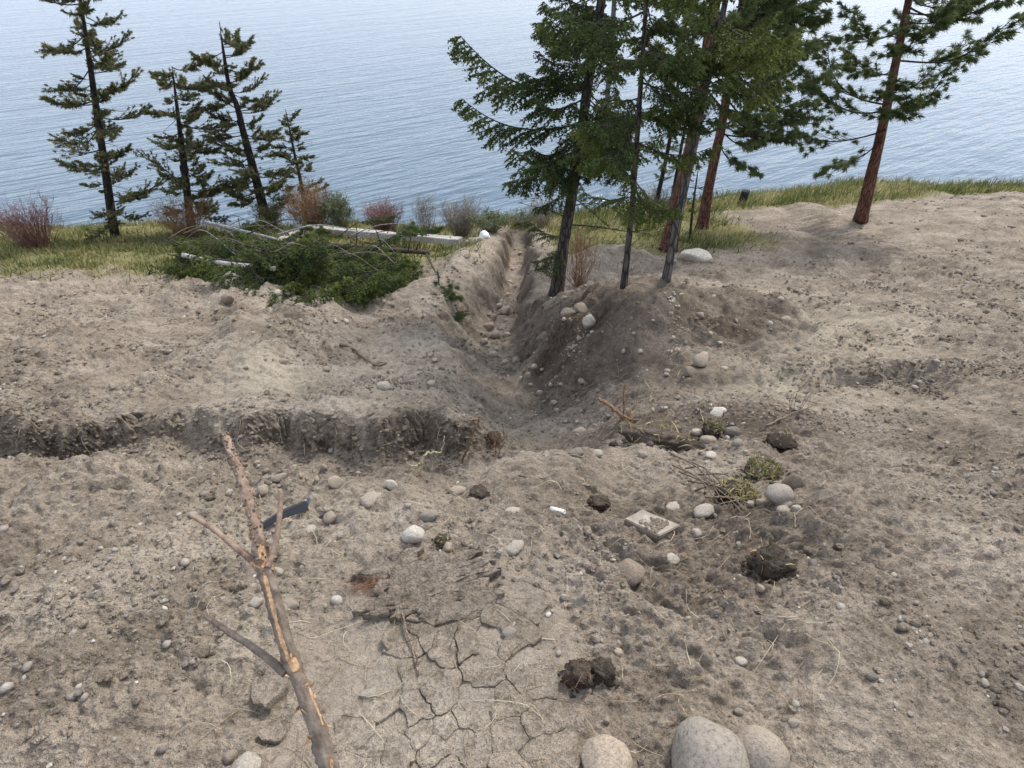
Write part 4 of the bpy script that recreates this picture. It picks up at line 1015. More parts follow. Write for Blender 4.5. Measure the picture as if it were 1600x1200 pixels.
SMALL = {
 ('loose stones on the left bench', 'small pale stone lying loose on the dug bench above the ditch'): [(428, 622, 12), (489, 656, 10), (561, 528, 11), (545, 532, 11), (510, 576, 12), (524, 501, 10), (541, 501, 12), (636, 484, 9), (679, 561, 11), (749, 634, 10), (724, 649, 9), (727, 530, 9), (435, 457, 14), (600, 470, 8), (470, 500, 8), (395, 520, 9), (640, 545, 7), (690, 520, 8), (585, 630, 8), (655, 628, 7), (530, 620, 8), (445, 500, 8)],
 ('rubble on the ditch floor', 'small stone lying at the bottom of the ditch on the left'): [(517, 702, 12), (642, 707, 10), (416, 734, 10), (507, 729, 13), (496, 747, 12), (402, 722, 10), (385, 738, 11), (460, 728, 9), (470, 742, 9), (368, 730, 9), (430, 722, 8), (560, 738, 9), (545, 730, 8)],
 ('pebbles on the near ground', 'small stone lying on the trampled soil nearest the viewer'): [(358, 768, 16), (411, 765, 24), (485, 826, 18), (516, 805, 24), (700, 853, 18), (436, 890, 18), (788, 1024, 12), (1187, 917, 15), (1090, 931, 9), (804, 976, 12), (964, 1017, 17), (873, 1019, 10), (1039, 1089, 8), (1242, 1098, 15), (860, 885, 11), (940, 1000, 8), (720, 900, 9), (508, 945, 9), (1010, 1000, 9), (1120, 1020, 9), (1075, 965, 9), (620, 800, 9), (560, 812, 9), (740, 820, 10), (840, 990, 9), (920, 960, 9)],
 ('stones on the spoil heap', 'small stone caught on the side of the spoil heap'): [(974, 548, 10), (1000, 548, 9), (1048, 549, 13), (1058, 546, 10), (1052, 527, 9), (905, 528, 10), (881, 498, 9), (1042, 579, 11), (1131, 575, 12), (1114, 463, 10), (882, 464, 9), (990, 520, 7), (1075, 515, 8), (1110, 520, 8), (1125, 535, 8), (1020, 500, 7), (1150, 500, 8)],
 ('stones in the trench', 'small stone lying in the bottom of the trench'): [(835, 572, 12), (847, 576, 9), (909, 594, 12), (896, 620, 11), (789, 565, 12), (760, 540, 10), (775, 545, 9), (800, 540, 9), (815, 590, 9), (860, 600, 8), (870, 640, 9), (790, 500, 8), (783, 470, 8), (830, 600, 9), (752, 520, 8), (764, 508, 17), (781, 512, 13), (757, 532, 15), (792, 522, 12), (770, 552, 14), (806, 562, 16), (792, 460, 11), (797, 440, 10), (801, 420, 9), (826, 585, 13), (845, 612, 15), (866, 628, 12), (780, 476, 12), (812, 395, 8), (765, 490, 10)],
 ('stones on the right hand slope', 'small stone on the rough soil right of the trench mouth'): [(1198, 617, 10), (1161, 742, 9), (1187, 610, 8), (1020, 640, 9), (1060, 620, 8), (1180, 690, 8), (1140, 720, 9), (1095, 705, 8), (1165, 705, 8), (980, 640, 8), (1230, 640, 9), (1210, 700, 9)],
}
MARKS = [(599, 602, 'the largest round stone of the left bench'), (572, 560, 'the bent brown branch'), (400, 450, 'the pale angular block by the pole'), (655, 470, 'the end of the brush heap'), (715, 492, 'the fir sprig on the trench shoulder'), (735, 685, 'the rusty upright stick'),
         (672, 712, 'the pale yellow root'), (438, 744, 'the brick shaped ditch stone'), (523, 749, 'the flat tan rock at the ditch lip'), (368, 720, 'the tip of the cut sapling'), (470, 808, 'the black plastic strip'), (645, 832, 'the whitish round stone'), (715, 764, 'the broad sunk tan stone'),
         (871, 800, 'the white tube'), (1015, 822, 'the paving slab'), (981, 890, 'the broad brown rock'), (925, 1050, 'the split root clod'), (1200, 874, 'the black hairy root clod'), (1103, 1165, 'the largest grey cobble'), (526, 934, 'the round white pebble stone'), (640, 965, 'the long thin stick'),
         (1024, 683, 'the peeled sod slab'), (1141, 673, 'the round dark grey cobble'), (1215, 690, 'the dark earthy clump'), (1190, 735, 'the mossy green sod tuft'), (1096, 559, 'the tan boulder of the spoil heap'), (918, 503, 'the pale upright rock chunk'), (1092, 491, 'the brown stone near the heap top'),
         (888, 486, 'the dark flat slab'), (1041, 437, 'the foot of the grey barked fir'), (774, 521, 'the grey cobble in the narrow trench'), (789, 485, 'the tan stone below the left trench wall'), (905, 672, 'the tan stone at the trench mouth'), (920, 615, 'the dark twig bridging the trench'), (1122, 643, 'the whitish crumbly rock')]
used = set()
for (grp, lab), lst in SMALL.items():
    for i, (px, py, w) in enumerate(lst):
        rr = random.Random(px + py * 3); tn = rr.choice(['pale', 'tan', 'tan', 'grey', 'warm']); ang = rr.random() < .4
        near = sorted(MARKS, key=lambda m: math.hypot(m[0] - px, (m[1] - py) * 1.4)); own = lab
        for mx, my, nm in near[:3]:
            dx, dy = px - mx, (py - my) * 1.4; far_ = 'just ' if math.hypot(dx, dy) < 60 else 'some way '
            way = ('left of ' if dx < 0 else 'right of ') if abs(dx) > abs(dy) else ('beyond ' if dy < 0 else 'nearer than ')
            t_ = 'small ' + tn + (' angular' if ang else ' rounded') + ' stone ' + far_ + way + nm
            if t_ not in used and len(t_.split()) <= 16: own = t_; used.add(t_); break
        stone(px, py, w, w * rr.uniform(.55, .85), tn, own, ang, grp, rr.uniform(0, 3), .3)

# gravel and clods too small and many to count
def scatter(name, n, mat, rmin, rmax, power, seed, label, sub_big=0, squash=(.55, .95), dens_fn=None, d0=.8, d1=19, tint_mu=.4, tint_sd=.25, facet=True, lift=.25):
    rng = np.random.default_rng(seed); mb = MB()
    d = np.exp(rng.uniform(math.log(d0), math.log(d1), n * 2)) - .45; y = d; x = rng.uniform(-1, 1, n * 2) * (.95 * y + 1.3)
    _, _, turf = masks(x, y); k = (1 - turf) * (1 - .8 * crust_mask(x, y))
    if dens_fn is not None: k = k * dens_fn(x, y)
    ok = rng.uniform(0, 1, n * 2) < k; x, y = x[ok][:n], y[ok][:n]; m = len(x); z = H(x, y)
    dist = np.sqrt(x * x + y * y + 3); lo = rmin * (1 + .32 * dist); hi = rmax * (1 + .22 * dist)
    r = lo * (1 - rng.uniform(0, 1, m) * (1 - (lo / hi) ** power)) ** (-1 / power)
    tint = np.clip(rng.normal(tint_mu, tint_sd, m), 0, 1)
    bases = []
    for i in range(12):
        v, f = ico(sub_big); q = np.random.default_rng(900 + i + seed); v = v * (1 + q.uniform(-.28, .22, len(v)))[:, None] * np.array([1, q.uniform(.6, 1), q.uniform(*squash)]); bases.append(v)
    f = ico(sub_big)[1]; nv = len(bases[0]); which = rng.integers(0, 12, m); a = rng.uniform(0, 2 * np.pi, m); B_ = np.stack(bases)[which]
    ca, sa = np.cos(a)[:, None], np.sin(a)[:, None]
    vx = B_[:, :, 0] * ca - B_[:, :, 1] * sa; vy = B_[:, :, 0] * sa + B_[:, :, 1] * ca
    V = np.stack([vx * r[:, None] + x[:, None], vy * r[:, None] + y[:, None], B_[:, :, 2] * r[:, None] + (z + r * lift)[:, None]], -1).reshape(-1, 3)
    F = (f[None] + (np.arange(m) * nv)[:, None, None]).reshape(-1, 3)
    mb.add(V, F, np.repeat(tint, nv)); o = link(name, mb.mesh(name, mat, not facet)); tag(o, label, kind='stuff'); return o
clump = lambda x, y: np.clip(.12 + 1.5 * gn(x * 1.1, y * 1.1, 95) + .5 * gn(x * 5, y * 5, 96), .04, 1)
def rub(x, y):
    xc, w, d_ = trench(y); s = y - 3.02
    return np.clip(clump(x, y) + .5 * np.exp(-((x - xc) / w) ** 2) * (y > 3) + .7 * np.exp(-((s + .45) / .25) ** 2) * (x < 0), 0, 1)
scatter('gravel', 6000, M['gravel'], .0024, .010, 2.4, 41, 'small grey and tan gravel strewn over the soil', 0, dens_fn=rub)
scatter('gravel', 420, M['gravel'], .007, .018, 2.4, 42, 'coarser pebbles strewn over the soil', 1, (.5, .8), dens_fn=rub, facet=False)
scatter('dirt_clods', 22000, M['clod'], .0024, .013, 2.1, 43, 'crumbled clods of soil over the whole slope', 0, (.6, .95), dens_fn=clump, lift=.1)
scatter('dirt_clods', 11000, M['clod'], .004, .016, 2.0, 45, 'broken lumps of soil on the dug middle ground', 0, (.55, .9), dens_fn=clump, lift=.12, d0=3.2, d1=13)
scatter('gravel', 1700, M['gravel'], .004, .013, 2.2, 46, 'stones strewn over the dug middle ground', 0, dens_fn=rub, d0=3.2, d1=13)
scatter('dirt_clods', 520, M['clod'], .010, .026, 2.2, 44, 'larger lumps of broken soil over the slope', 1, (.45, .7), dens_fn=clump, lift=.0, facet=False)

mb = MB(); rw = np.random.default_rng(71); vb, fb = ico(1)
for i in range(22):
    g = W(1052 + rw.normal(0, 7), rw.uniform(452, 480)); r_ = rw.uniform(.010, .022); mb.add(vb * (1 + rw.uniform(-.3, .3, (len(vb), 1))) * np.array([r_, r_, r_ * .6]) + np.array(g), fb, rw.uniform(.6, .95))
tag(link('chalky_rubble', mb.mesh('chalky_rubble', M['gravel'], False)), 'whitish crumbled rubble near the top of the spoil heap', kind='stuff')

def wall_crumbs(n=1500):
    rng = np.random.default_rng(81); x = rng.uniform(-4.6, -.1, n); ys = np.linspace(2.5, 3.6, 56); X_ = np.repeat(x[:, None], 56, 1); Y_ = np.repeat(ys[None], n, 0); Z_ = H(X_, Y_); g_ = np.gradient(Z_, axis=1) / (ys[1] - ys[0]); k = np.argmax(g_, 1)
    k = np.clip(k + rng.integers(-9, 5, n), 0, 55); i_ = np.arange(n); y, z, sl = ys[k], Z_[i_, k], np.clip(g_[i_, k], 0, 3)
    r = .0045 * (1 - rng.uniform(0, 1, n) * .93) ** -.55; nn = np.sqrt(1 + sl * sl); mb = MB(); v0, f0 = ico(1)
    for j in range(n):
        v = v0 * (1 + rng.uniform(-.3, .3, (len(v0), 1))) * r[j] * np.array([1.2, .9, .8]); mb.add(v + np.array([x[j], y[j] - .016 * sl[j] / nn[j], z[j] + .009 / nn[j]]), f0, .4)
    o = link('wall_crumbs', mb.mesh('wall_crumbs', M['clod'], False)); tag(o, 'crumbled lumps of soil clinging to the cut face of the ditch', kind='stuff')
wall_crumbs()

# ------------------------------------------------------------------ cracked crust at the viewer's feet: plates as parts of the ground
def clip_poly(poly, n, c):
    out = []
    for i in range(len(poly)):
        a, b = poly[i], poly[(i + 1) % len(poly)]; da, db = a @ n - c, b @ n - c
        if da <= 0: out.append(a)
        if da * db < 0: out.append(a + (b - a) * (da / (da - db)))
    return out
def plate(poly, thick, lift, tilt, rng, name, mat, parent, gap):
    poly = np.array(poly); c = poly.mean(0); per = []
    for i in range(len(poly)):
        a, b = poly[i], poly[(i + 1) % len(poly)]; k = max(2, int(np.linalg.norm(b - a) / .014))
        for j in range(k): per.append(a + (b - a) * j / k)
    per = np.array(per); dd = per - c; ln = np.linalg.norm(dd, axis=1)[:, None]; rgh = np.stack([fbm(per[:, 0] * 16, per[:, 1] * 16, 4, 7), fbm(per[:, 0] * 16 + 40, per[:, 1] * 16, 4, 8)], 1) * .013
    per = per - dd / ln * (gap * rng.uniform(.2, 1.6, (len(per), 1))) + rgh; n = len(per)
    def top(p, s): return EYE + smooth_h(p[:, 0], p[:, 1]) + .2 * rough_noise(p[:, 0], p[:, 1]) + lift + (p - c) @ tilt + {'mud_plate': 1.0, 'mud_flake': .5}.get(name, .12) * ((p - c) ** 2).sum(1) + .003 * fbm(p[:, 0] * 30, p[:, 1] * 30, 2, 3) - s
    rings = [(1.0, .030 + thick, 1), (1.0, .0012, 1), (.985, .0, 1), (.6, 0, 1), (.25, 0, 1)]; vs = []
    for sc, s, _ in rings:
        p = c + (per - c) * sc; vs.append(np.column_stack([p, top(p, s)]))
    v = np.concatenate(vs + [np.array([[c[0], c[1], top(c[None], 0)[0]]])]); k = np.arange(n); f = []
    for r in range(len(rings) - 1):
        a = r * n + k; b_ = r * n + (k + 1) % n; f.append(np.stack([a, b_, b_ + n, a + n], 1))
    mb = MB(); o_ = np.array([c[0], c[1], 0]); mb.add(v - o_, np.concatenate(f)); r = (len(rings) - 1) * n; mb.f3.append(np.stack([r + k, r + (k + 1) % n, np.full(n, len(v) - 1)], 1).astype(np.int32))
    return link(name, mb.mesh(name, mat, True), parent, o_)
rc = np.random.default_rng(21)
cells = []
for px, py in [(570, 1150), (655, 1110), (650, 1050), (735, 1120), (760, 1050), (800, 1100), (835, 1130), (830, 1065), (800, 1150), (735, 1175), (680, 1165), (615, 1180), (700, 1010), (770, 1000), (640, 1010), (690, 965), (720, 940), (660, 940), (850, 1175), (800, 1200), (700, 1215), (640, 1230), (760, 1240)]:
    g = W(px, py); cells.append((g.x, g.y))
for _ in range(60):
    t_ = rc.uniform(0, 1); g = W(600 + 80 * (1 - t_) + rc.uniform(-40, 190), 930 + 290 * t_); cells.append((g.x, g.y))
cells = np.array(cells); keep = []
for i, c in enumerate(cells):
    if all(np.linalg.norm(c - cells[j]) > .042 for j in keep): keep.append(i)
cells = cells[keep]
for i, c in enumerate(cells):
    R_ = .095; poly = [c + R_ * np.array([math.cos(t), math.sin(t)]) for t in np.linspace(0, 2 * np.pi, 14, endpoint=False) + rc.uniform(0, 1)]
    for j, q in enumerate(cells):
        if j != i and np.linalg.norm(q - c) < .24: n_ = (q - c) / np.linalg.norm(q - c); poly = clip_poly(poly, n_, n_ @ ((c + q) / 2))
    if len(poly) < 3 or rc.random() < (.08 if i < 20 else .25): continue
    edge_ = 1 - float(crust_mask(np.array([c[0]]), np.array([c[1]]))[0])
    n_near = sum(1 for q in cells if np.linalg.norm(q - c) < .15); out_ = n_near < 6
    if out_ and rc.random() < .35: continue
    plate(poly, .02, rc.uniform(.0, .008) if out_ else rc.uniform(.004, .011), rc.normal(0, .045, 2), rc, 'mud_plate', M['mud'], GROUND, float(np.clip(rc.lognormal(-6.9, .8), .0004, .005)))
# layered flakes scraped up by the digger bucket
for i in range(48):
    t = i / 47; g = W(618 + 120 * ((i * 7) % 10) / 9 + rc.uniform(-8, 8), 882 + 78 * t); a = rc.uniform(.05, .5); d = np.array([math.cos(a), math.sin(a)]); s = np.array([-d[1], d[0]]); L_ = rc.uniform(.06, .15); w_ = rc.uniform(.014, .028); c = np.array([g.x, g.y])
    poly = [c - d * L_ - s * w_ * .2, c - d * L_ * .4 - s * w_, c + d * L_ * .5 - s * w_ * .8, c + d * L_, c + d * L_ * .4 + s * w_ * .9, c - d * L_ * .6 + s * w_]
    plate(poly, .006, rc.uniform(.018, .034), s * rc.uniform(.35, .8), rc, 'mud_flake', M['mud'], GROUND, .0)
for px, py, w, h in ((685, 968, 42, 26), (500, 872, 66, 34), (585, 885, 34, 16), (425, 1080, 60, 46), (640, 955, 40, 14), (560, 900, 22, 12), (610, 1000, 32, 22), (835, 740, 60, 14), (870, 735, 50, 10), (900, 752, 44, 10), (430, 1150, 36, 24), (725, 890, 40, 8)):
    g = W(px, py); k = depth_of(g) / FPX; c = np.array([g.x, g.y]); ry = h * k * .8
    poly = [c + np.array([math.cos(t) * w * k * .5 * rc.uniform(.75, 1.1), math.sin(t) * ry * rc.uniform(.7, 1.1)]) for t in np.linspace(0, 2 * np.pi, 9, endpoint=False)]
    plate(poly, .02, rc.uniform(.006, .016), rc.normal(0, .16, 2), rc, 'mud_slab', M['mud'], GROUND, 0)

# ------------------------------------------------------------------ sod, clods with roots
def clod(px, py, w, h, label, seed, mat='sod', grass=0, roots=14, cat='sod clod', depth=.8, name='sod_clod', rot=0, gt=(.6, .2), shape=None):
    g = W(px, py + h * .25); k = depth_of(g) / FPX; rng = np.random.default_rng(seed); e = thing(name, g, label, cat)
    v, f = stone_verts(4, seed + 70, .45, 0, .18); s = np.array([w * k / 2, w * k / 2 * depth, h * k / 2 / .85]); v = v * s; ca, sa = math.cos(rot), math.sin(rot); v = np.stack([v[:, 0] * ca - v[:, 1] * sa, v[:, 0] * sa + v[:, 1] * ca, v[:, 2]], 1); v[:, 2] += s[2] * .5
    if shape: v = shape(v)
    mb = MB(); rgh = np.array([mnoise.noise(Vector(p) / s[0] * 3.1 + Vector((seed, 0, 0))) + .6 * mnoise.noise(Vector(p) / s[0] * 8 + Vector((0, seed, 0))) for p in v]); v = v * (1 + .16 * rgh)[:, None]; v[:, 2] = np.where(v[:, 2] > s[2] * .9, s[2] * .9 + (v[:, 2] - s[2] * .9) * .5, v[:, 2]); mb.add(v, f)
    v0, f0 = ico(1)
    for i in range(34):
        a_ = rng.uniform(0, 2 * np.pi); q = rng.uniform(.75, 1.5); r_ = s[0] * rng.uniform(.04, .17); x_, y_ = math.cos(a_) * s[0] * q, math.sin(a_) * s[1] * q * 1.1
        mb.add(v0 * (1 + rng.uniform(-.3, .3, (len(v0), 1))) * np.array([r_, r_ * rng.uniform(.6, 1), r_ * .7]) + np.array([x_, y_, ground_z(g.x + x_, g.y + y_) - g.z + r_ * .2]), f0)
    link('soil_lump', mb.mesh('soil_lump', M[mat]), e)
    if roots:
        mb = MB()
        for i in range(roots):
            p = v[rng.integers(len(v))]; d = rng.normal(size=3) * .6; d[2] -= .35; l = rng.uniform(.25, .7) * s[0]; add_tube(mb, spline([p * .95, p + d * l * .5 + rng.normal(0, .1, 3) * l, p + d * l + np.array([0, 0, -.2 * l])], 6), np.linspace(.0016, .0007, 6) * (1 + depth_of(g) * .15), 3, rng.uniform(0, .6), False)
        link('roots', mb.mesh('roots', M['rust_straw']), e)['kind'] = 'stuff'
    if grass:
        mb = MB()
        for i in range(grass):
            p = v[rng.integers(len(v))]
            if p[2] < s[2] * .55: continue
            d = rng.normal(size=3) * .55; d[2] = abs(d[2]) + .25; d /= np.linalg.norm(d); l = rng.uniform(.25, .6) * s[0]; u = np.cross(d, rng.normal(size=3)); u /= np.linalg.norm(u); u *= .0022 + .0005 * depth_of(g)
            m = p + d * l * .5; q = p + d * l + np.array([0, 0, -.25 * l]); mb.add([p - u, p + u, m + u * .7, m - u * .7, q], [[0, 1, 2, 3]], np.clip(rng.normal(*gt), 0, 1)); mb.f3.append(np.array([[mb.n - 2, mb.n - 3, mb.n - 1]], np.int32))
        if mb.n: link('turf', mb.mesh('turf', M['grass'], False), e)['kind'] = 'stuff'
    return e
clod(905, 1050, 46, 54, 'left half of the split dark root clod on the near ground', 31, roots=34, rot=.3)
clod(942, 1046, 40, 40, 'right half of the split dark root clod on the near ground', 32, roots=16, rot=-.5)
clod(1200, 874, 58, 50, 'black hairy root clod with a hollow below it, near the right', 33, roots=60, grass=30, gt=(.8, .1))
clod(1190, 735, 54, 24, 'mossy green sod tuft above the egg shaped stone', 34, grass=420, gt=(.58, .22))
clod(1150, 772, 56, 28, 'dry straw sod tuft between the twig bundle and the egg shaped stone', 35, grass=460, gt=(.75, .12))
clod(1112, 670, 30, 24, 'round mossy brown clod among the dark cobbles', 36, grass=160, gt=(.55, .15), mat='sod')
clod(1024, 682, 104, 44, 'long dark slab of peeled sod overhanging the trench mouth', 37, roots=60, grass=90, depth=.42, rot=-.30, gt=(.8, .12), name='sod_slab', cat='sod slab')
clod(478 + 295, 682, 22, 20, 'dark clod beside the ditch end', 38, roots=8)
clod(1215, 690, 44, 22, 'dark earthy clump at the right of the mossy cobbles', 39, roots=30, grass=20)
clod(750, 768, 28, 18, 'dark broken clod behind the grey oblong stone', 40, roots=10)
clod(935, 785, 30, 22, 'dark crumbly clod right of the white tube', 41, roots=20)
clod(690, 845, 22, 16, 'small clod with straw beside the whitish round stone', 42, roots=6, grass=40, gt=(.85, .1))
clod(512, 795, 26, 16, 'brown clod near the end of the black plastic strip', 43, roots=4, mat='clod')

# ------------------------------------------------------------------ man-made scraps
def slab():
    a, b, c, d = W(974, 818), W(1002, 803), W(1062, 828), W(1028, 845)
    o_ = a.copy(); T = .035; top = [Vector(q) + Vector((0, 0, .034)) - o_ for q in (a, b, c, d)]
    bm = bmesh.new(); vs = [bm.verts.new(p) for p in top] + [bm.verts.new(p - Vector((0, 0, T + .03))) for p in top]
    bm.faces.new(vs[:4][::-1] if (top[1] - top[0]).cross(top[3] - top[0]).z < 0 else vs[:4])
    bm.faces.new(vs[4:])
    for i in range(4): bm.faces.new((vs[i], vs[(i + 1) % 4], vs[4 + (i + 1) % 4], vs[4 + i]))
    bmesh.ops.recalc_face_normals(bm, faces=bm.faces); bmesh.ops.bevel(bm, geom=list(bm.edges), offset=.004, segments=2, affect='EDGES')
    bmesh.ops.subdivide_edges(bm, edges=list(bm.edges), cuts=2, use_grid_fill=True)
    for v in bm.verts: v.co += Vector((mnoise.noise(v.co * 30), mnoise.noise(v.co * 30 + Vector((9, 0, 0))), mnoise.noise(v.co * 25 + Vector((0, 9, 0))))) * .003
    me = bpy.data.meshes.new('paving_slab'); bm.to_mesh(me); bm.free(); me.materials.append(M['slab']); o = link('paving_slab', me, None, o_)
    tag(o, 'square grey paving slab half covered by soil', 'paving slab')
    mb = MB(); rng = np.random.default_rng(4); v, f = ico(1)
    for i in range(60):
        s, t = rng.beta(2, 1.2), rng.beta(1.5, 1.5); p = (top[0].lerp(top[1], t)).lerp(top[3].lerp(top[2], t), .25 + .6 * s); r = rng.uniform(.003, .011); mb.add(v * np.array([r, r, r * .6]) * (1 + rng.uniform(-.2, .2, v.shape)) + np.array(p) + np.array([0, 0, r * .2]), f)
    d = link('soil_crumbs', mb.mesh('soil_crumbs', M['clod'], False), o); d['kind'] = 'stuff'
slab()
def white_tube():
    a, b = W(861, 798, .012), W(882, 803, .012); d = (b - a); path = [Vector((0, 0, 0)), d * .5, d]; mb = MB()
    v, f, _ = tube(path, [.0115, .011, .009], 14, False); mb.add(v, f); v2, f2, _ = tube(path, [.0085, .008, .006], 14, False); mb.add(v2, f2[:, ::-1])
    k = np.arange(14); base = 0
    mb.f4.append(np.stack([k, 42 + k, 42 + (k + 1) % 14, (k + 1) % 14], 1).astype(np.int32)); mb.f4.append(np.stack([28 + (k + 1) % 14, 70 + (k + 1) % 14, 70 + k, 28 + k], 1).astype(np.int32))
    o = link('tube', mb.mesh('tube', M['tube']), None, a); tag(o, 'short white hollow tube lying on the soil', 'tube')
white_tube()
def plastic_strip():
    g = W(470, 812); a = W(412, 824, .012) - g; b = W(482, 796, .035) - g; d = b - a; s = Vector((-d.y, d.x, 0)).normalized(); mb = MB(); vs = []; n = 12
    for i in range(n):
        t = i / (n - 1); c = a + d * t + Vector((0, 0, .008 * math.sin(t * 4))); w = .016 + .012 * t
        for q, hh in ((-w, .0), (-w * .1, .012 + .012 * t), (w, .004), (w, .001), (-w * .1, .009 + .012 * t), (-w, -.003)): vs.append(c + s * q + Vector((0, 0, hh)))
    f = [[i * 6 + j, i * 6 + (j + 1) % 6, (i + 1) * 6 + (j + 1) % 6, (i + 1) * 6 + j] for i in range(n - 1) for j in range(6)]
    mb.add(np.array([tuple(p) for p in vs]), f); e0 = (n - 1) * 6; mb.f4.append(np.array([[0, 1, 4, 5], [1, 2, 3, 4], [e0 + 5, e0 + 4, e0 + 1, e0], [e0 + 4, e0 + 3, e0 + 2, e0 + 1]], np.int32))
    e = thing('plastic_strip', g, 'torn black plastic strip with a pale turned up end, behind the cut sapling', 'plastic scrap'); link('strip', mb.mesh('strip', M['plastic'], False), e)
    mb = MB(); q = b; u = d.normalized(); mb.add([tuple(q + s * -.02), tuple(q + s * .012), tuple(q + u * .025 + s * .006 + Vector((0, 0, .045))), tuple(q + u * .02 + s * -.012 + Vector((0, 0, .02))), tuple(q + s * -.02 - u * .004), tuple(q + s * .012 - u * .004), tuple(q + u * .021 + s * .006 + Vector((0, 0, .045))), tuple(q + u * .016 + s * -.012 + Vector((0, 0, .02)))], [[0, 1, 2, 3], [7, 6, 5, 4], [0, 4, 5, 1], [1, 5, 6, 2], [2, 6, 7, 3], [3, 7, 4, 0]]); link('turned_end', mb.mesh('turned_end', M['grey_pole'], False), e)
plastic_strip()
def bag():
    g = W(757, 371); v, f = stone_verts(3, 88, .4, .5, .12); k = depth_of(g) / FPX; mb = MB(); mb.add(v * np.array([9 * k, 7 * k, 7 * k]), f); o = link('bag', mb.mesh('bag', M['bag']), None, g + Vector((0, 0, 3 * k))); tag(o, 'crumpled white bag at the far end of the trench beside the boulders', 'bag')
bag()
def stump():
    g = W(1159, 322); k = depth_of(g) / FPX; r = 6.5 * k; mb = MB(); add_tube(mb, [Vector((0, 0, -.1)), Vector((0, 0, 5 * k)), Vector((.01, 0, 24 * k)), Vector((.01, 0, 24.2 * k))], [r * 1.15, r, r * .97, r * .9], 14, wob=.07)
    o = link('stump', mb.mesh('stump', M['bark_dark']), None, g); tag(o, 'small dark cut stump standing on the grassy bank edge', 'stump')
stump()

# ------------------------------------------------------------------ sticks, roots, twigs
def stick(name, pts, r0, r1, mat, label, cat='stick', twigs=0, seed=0, tw=.05, n=14, twig_mat=None):
    g = Vector(pts[0]); rng = np.random.default_rng(seed); P = [Vector(p) - g for p in pts]; path = spline(P, n); path = path + rng.normal(0, r0 * .35, path.shape); mb = MB(); add_tube(mb, path, np.linspace(r0, r1, n), 7, wob=.08)
    if not twigs: o = link(name, mb.mesh(name, M[mat]), None, g); return tag(o, label, cat)
    e = thing(name, g, label, cat); link('stem', mb.mesh('stem', M[mat]), e)
    for i in range(twigs):
        p = path[rng.integers(3, n)]; d = rng.normal(size=3); d[2] = abs(d[2]) * .6; d /= np.linalg.norm(d); l = tw * rng.uniform(.5, 1.5); mb = MB(); add_tube(mb, spline([p, p + d * l * .5 + rng.normal(0, .1, 3) * l, p + d * l], 6), np.linspace(r1, r1 * .4, 6), 5); link('twig', mb.mesh('twig', M[twig_mat or mat]), e)
    return e
def up(p, dz): return Vector(p) + Vector((0, 0, dz))
g = W(722, 722); stick('stick', [g, up(at_y(738, 682, g.y + .02), 0), at_y(750, 648, g.y + .05)], .009, .005, 'twig_rust', 'rusty broken stick standing upright in the ditch end', twigs=3, seed=1, tw=.06)
g = W(657, 744); stick('root', [g, at_y(661, 716, g.y + .03), at_y(672, 707, g.y + .05), at_y(690, 708, g.y + .06)], .008, .004, 'root', 'pale yellow branching root sticking out of the ditch floor', 'root', 0, 2)
g2 = at_y(676, 706, g.y + .05)
stick('root', [at_y(688, 709, g.y + .06), at_y(693, 695, g.y + .06), at_y(694, 682, g.y + .06)], .004, .002, 'root', 'thin upper prong of the pale yellow root', 'root')
stick('root', [at_y(661, 720, g.y + .03), at_y(648, 728, g.y + .01), at_y(634, 722, g.y + .01)], .0035, .002, 'root', 'thin side prong of the pale yellow root', 'root')
stick('branch', [W(533, 541, .03), W(555, 552, .05), W(575, 566, .04), W(588, 576, .05), W(606, 574, .04)], .020, .011, 'twig', 'bent brown branch lying on the left bench', 'branch', 3, 5, .08)
stick('branch', [W(600, 872, .012), at_y(621, 935, W(628, 955).y + .03), W(640, 1000, .025), W(655, 1056, .008)], .0045, .0032, 'twig', 'long thin grey brown stick lying over the cracked crust', 'stick', 2, 6, .05)
g = W(985, 662); stick('branch', [at_y(935, 622, g.y + .1), at_y(962, 640, g.y + .06), g], .013, .010, 'twig_rust', 'broken orange brown branch propped on the overhanging sod slab', 'branch', 4, 7, .12)
stick('stick', [W(975, 655, .0), at_y(974, 620, W(975, 655).y + .02), at_y(976, 598, W(975, 655).y + .02)], .005, .003, 'twig_rust', 'thin upright stick behind the overhanging sod slab', 'stick', 3, 8, .1)
stick('stick', [W(1018, 665, 0), at_y(1016, 630, W(1018, 665).y + .02), at_y(1022, 603, W(1018, 665).y + .03)], .0035, .002, 'straw_stem' if 'straw_stem' in M else 'root', 'thin pale upright stalk right of the broken branch', 'stick', 2, 9, .08)
for i, (p0, p1, lift) in enumerate((((1045, 710), (1135, 800), .05), ((1055, 715), (1150, 790), .04), ((1060, 740), (1175, 825), .04), ((1075, 755), (1165, 805), .05), ((1050, 730), (1120, 790), .03), ((1085, 770), (1140, 780), .07), ((1090, 745), (1160, 775), .06), ((1100, 780), (1180, 800), .03), ((1070, 735), (1110, 760), .06))):
    if i == 0: tb = thing('twig_bundle', W(1100, 765), 'bundle of thin grey brown twigs strewn down to the dry straw sod', 'twigs')
    a, b = W(*p0, .015) - tb.location, W(*p1, .02) - tb.location; mb = MB(); add_tube(mb, spline([a, (a + b) / 2 + Vector((.02, 0, lift)), b], 10), np.linspace(.005, .002, 10), 5); link('twig', mb.mesh('twig', M['twig']), tb)
stick('stick', [W(1200, 745, .01), W(1240, 715, .03)], .004, .003, 'twig', 'thin stick lying across the mossy green sod tuft', 'stick')
stick('branch', [W(1195, 670, .02), W(1235, 655, .05), W(1275, 640, .06)], .007, .004, 'twig', 'thin branch lying over the dark earthy clump', 'branch', 4, 11, .12)
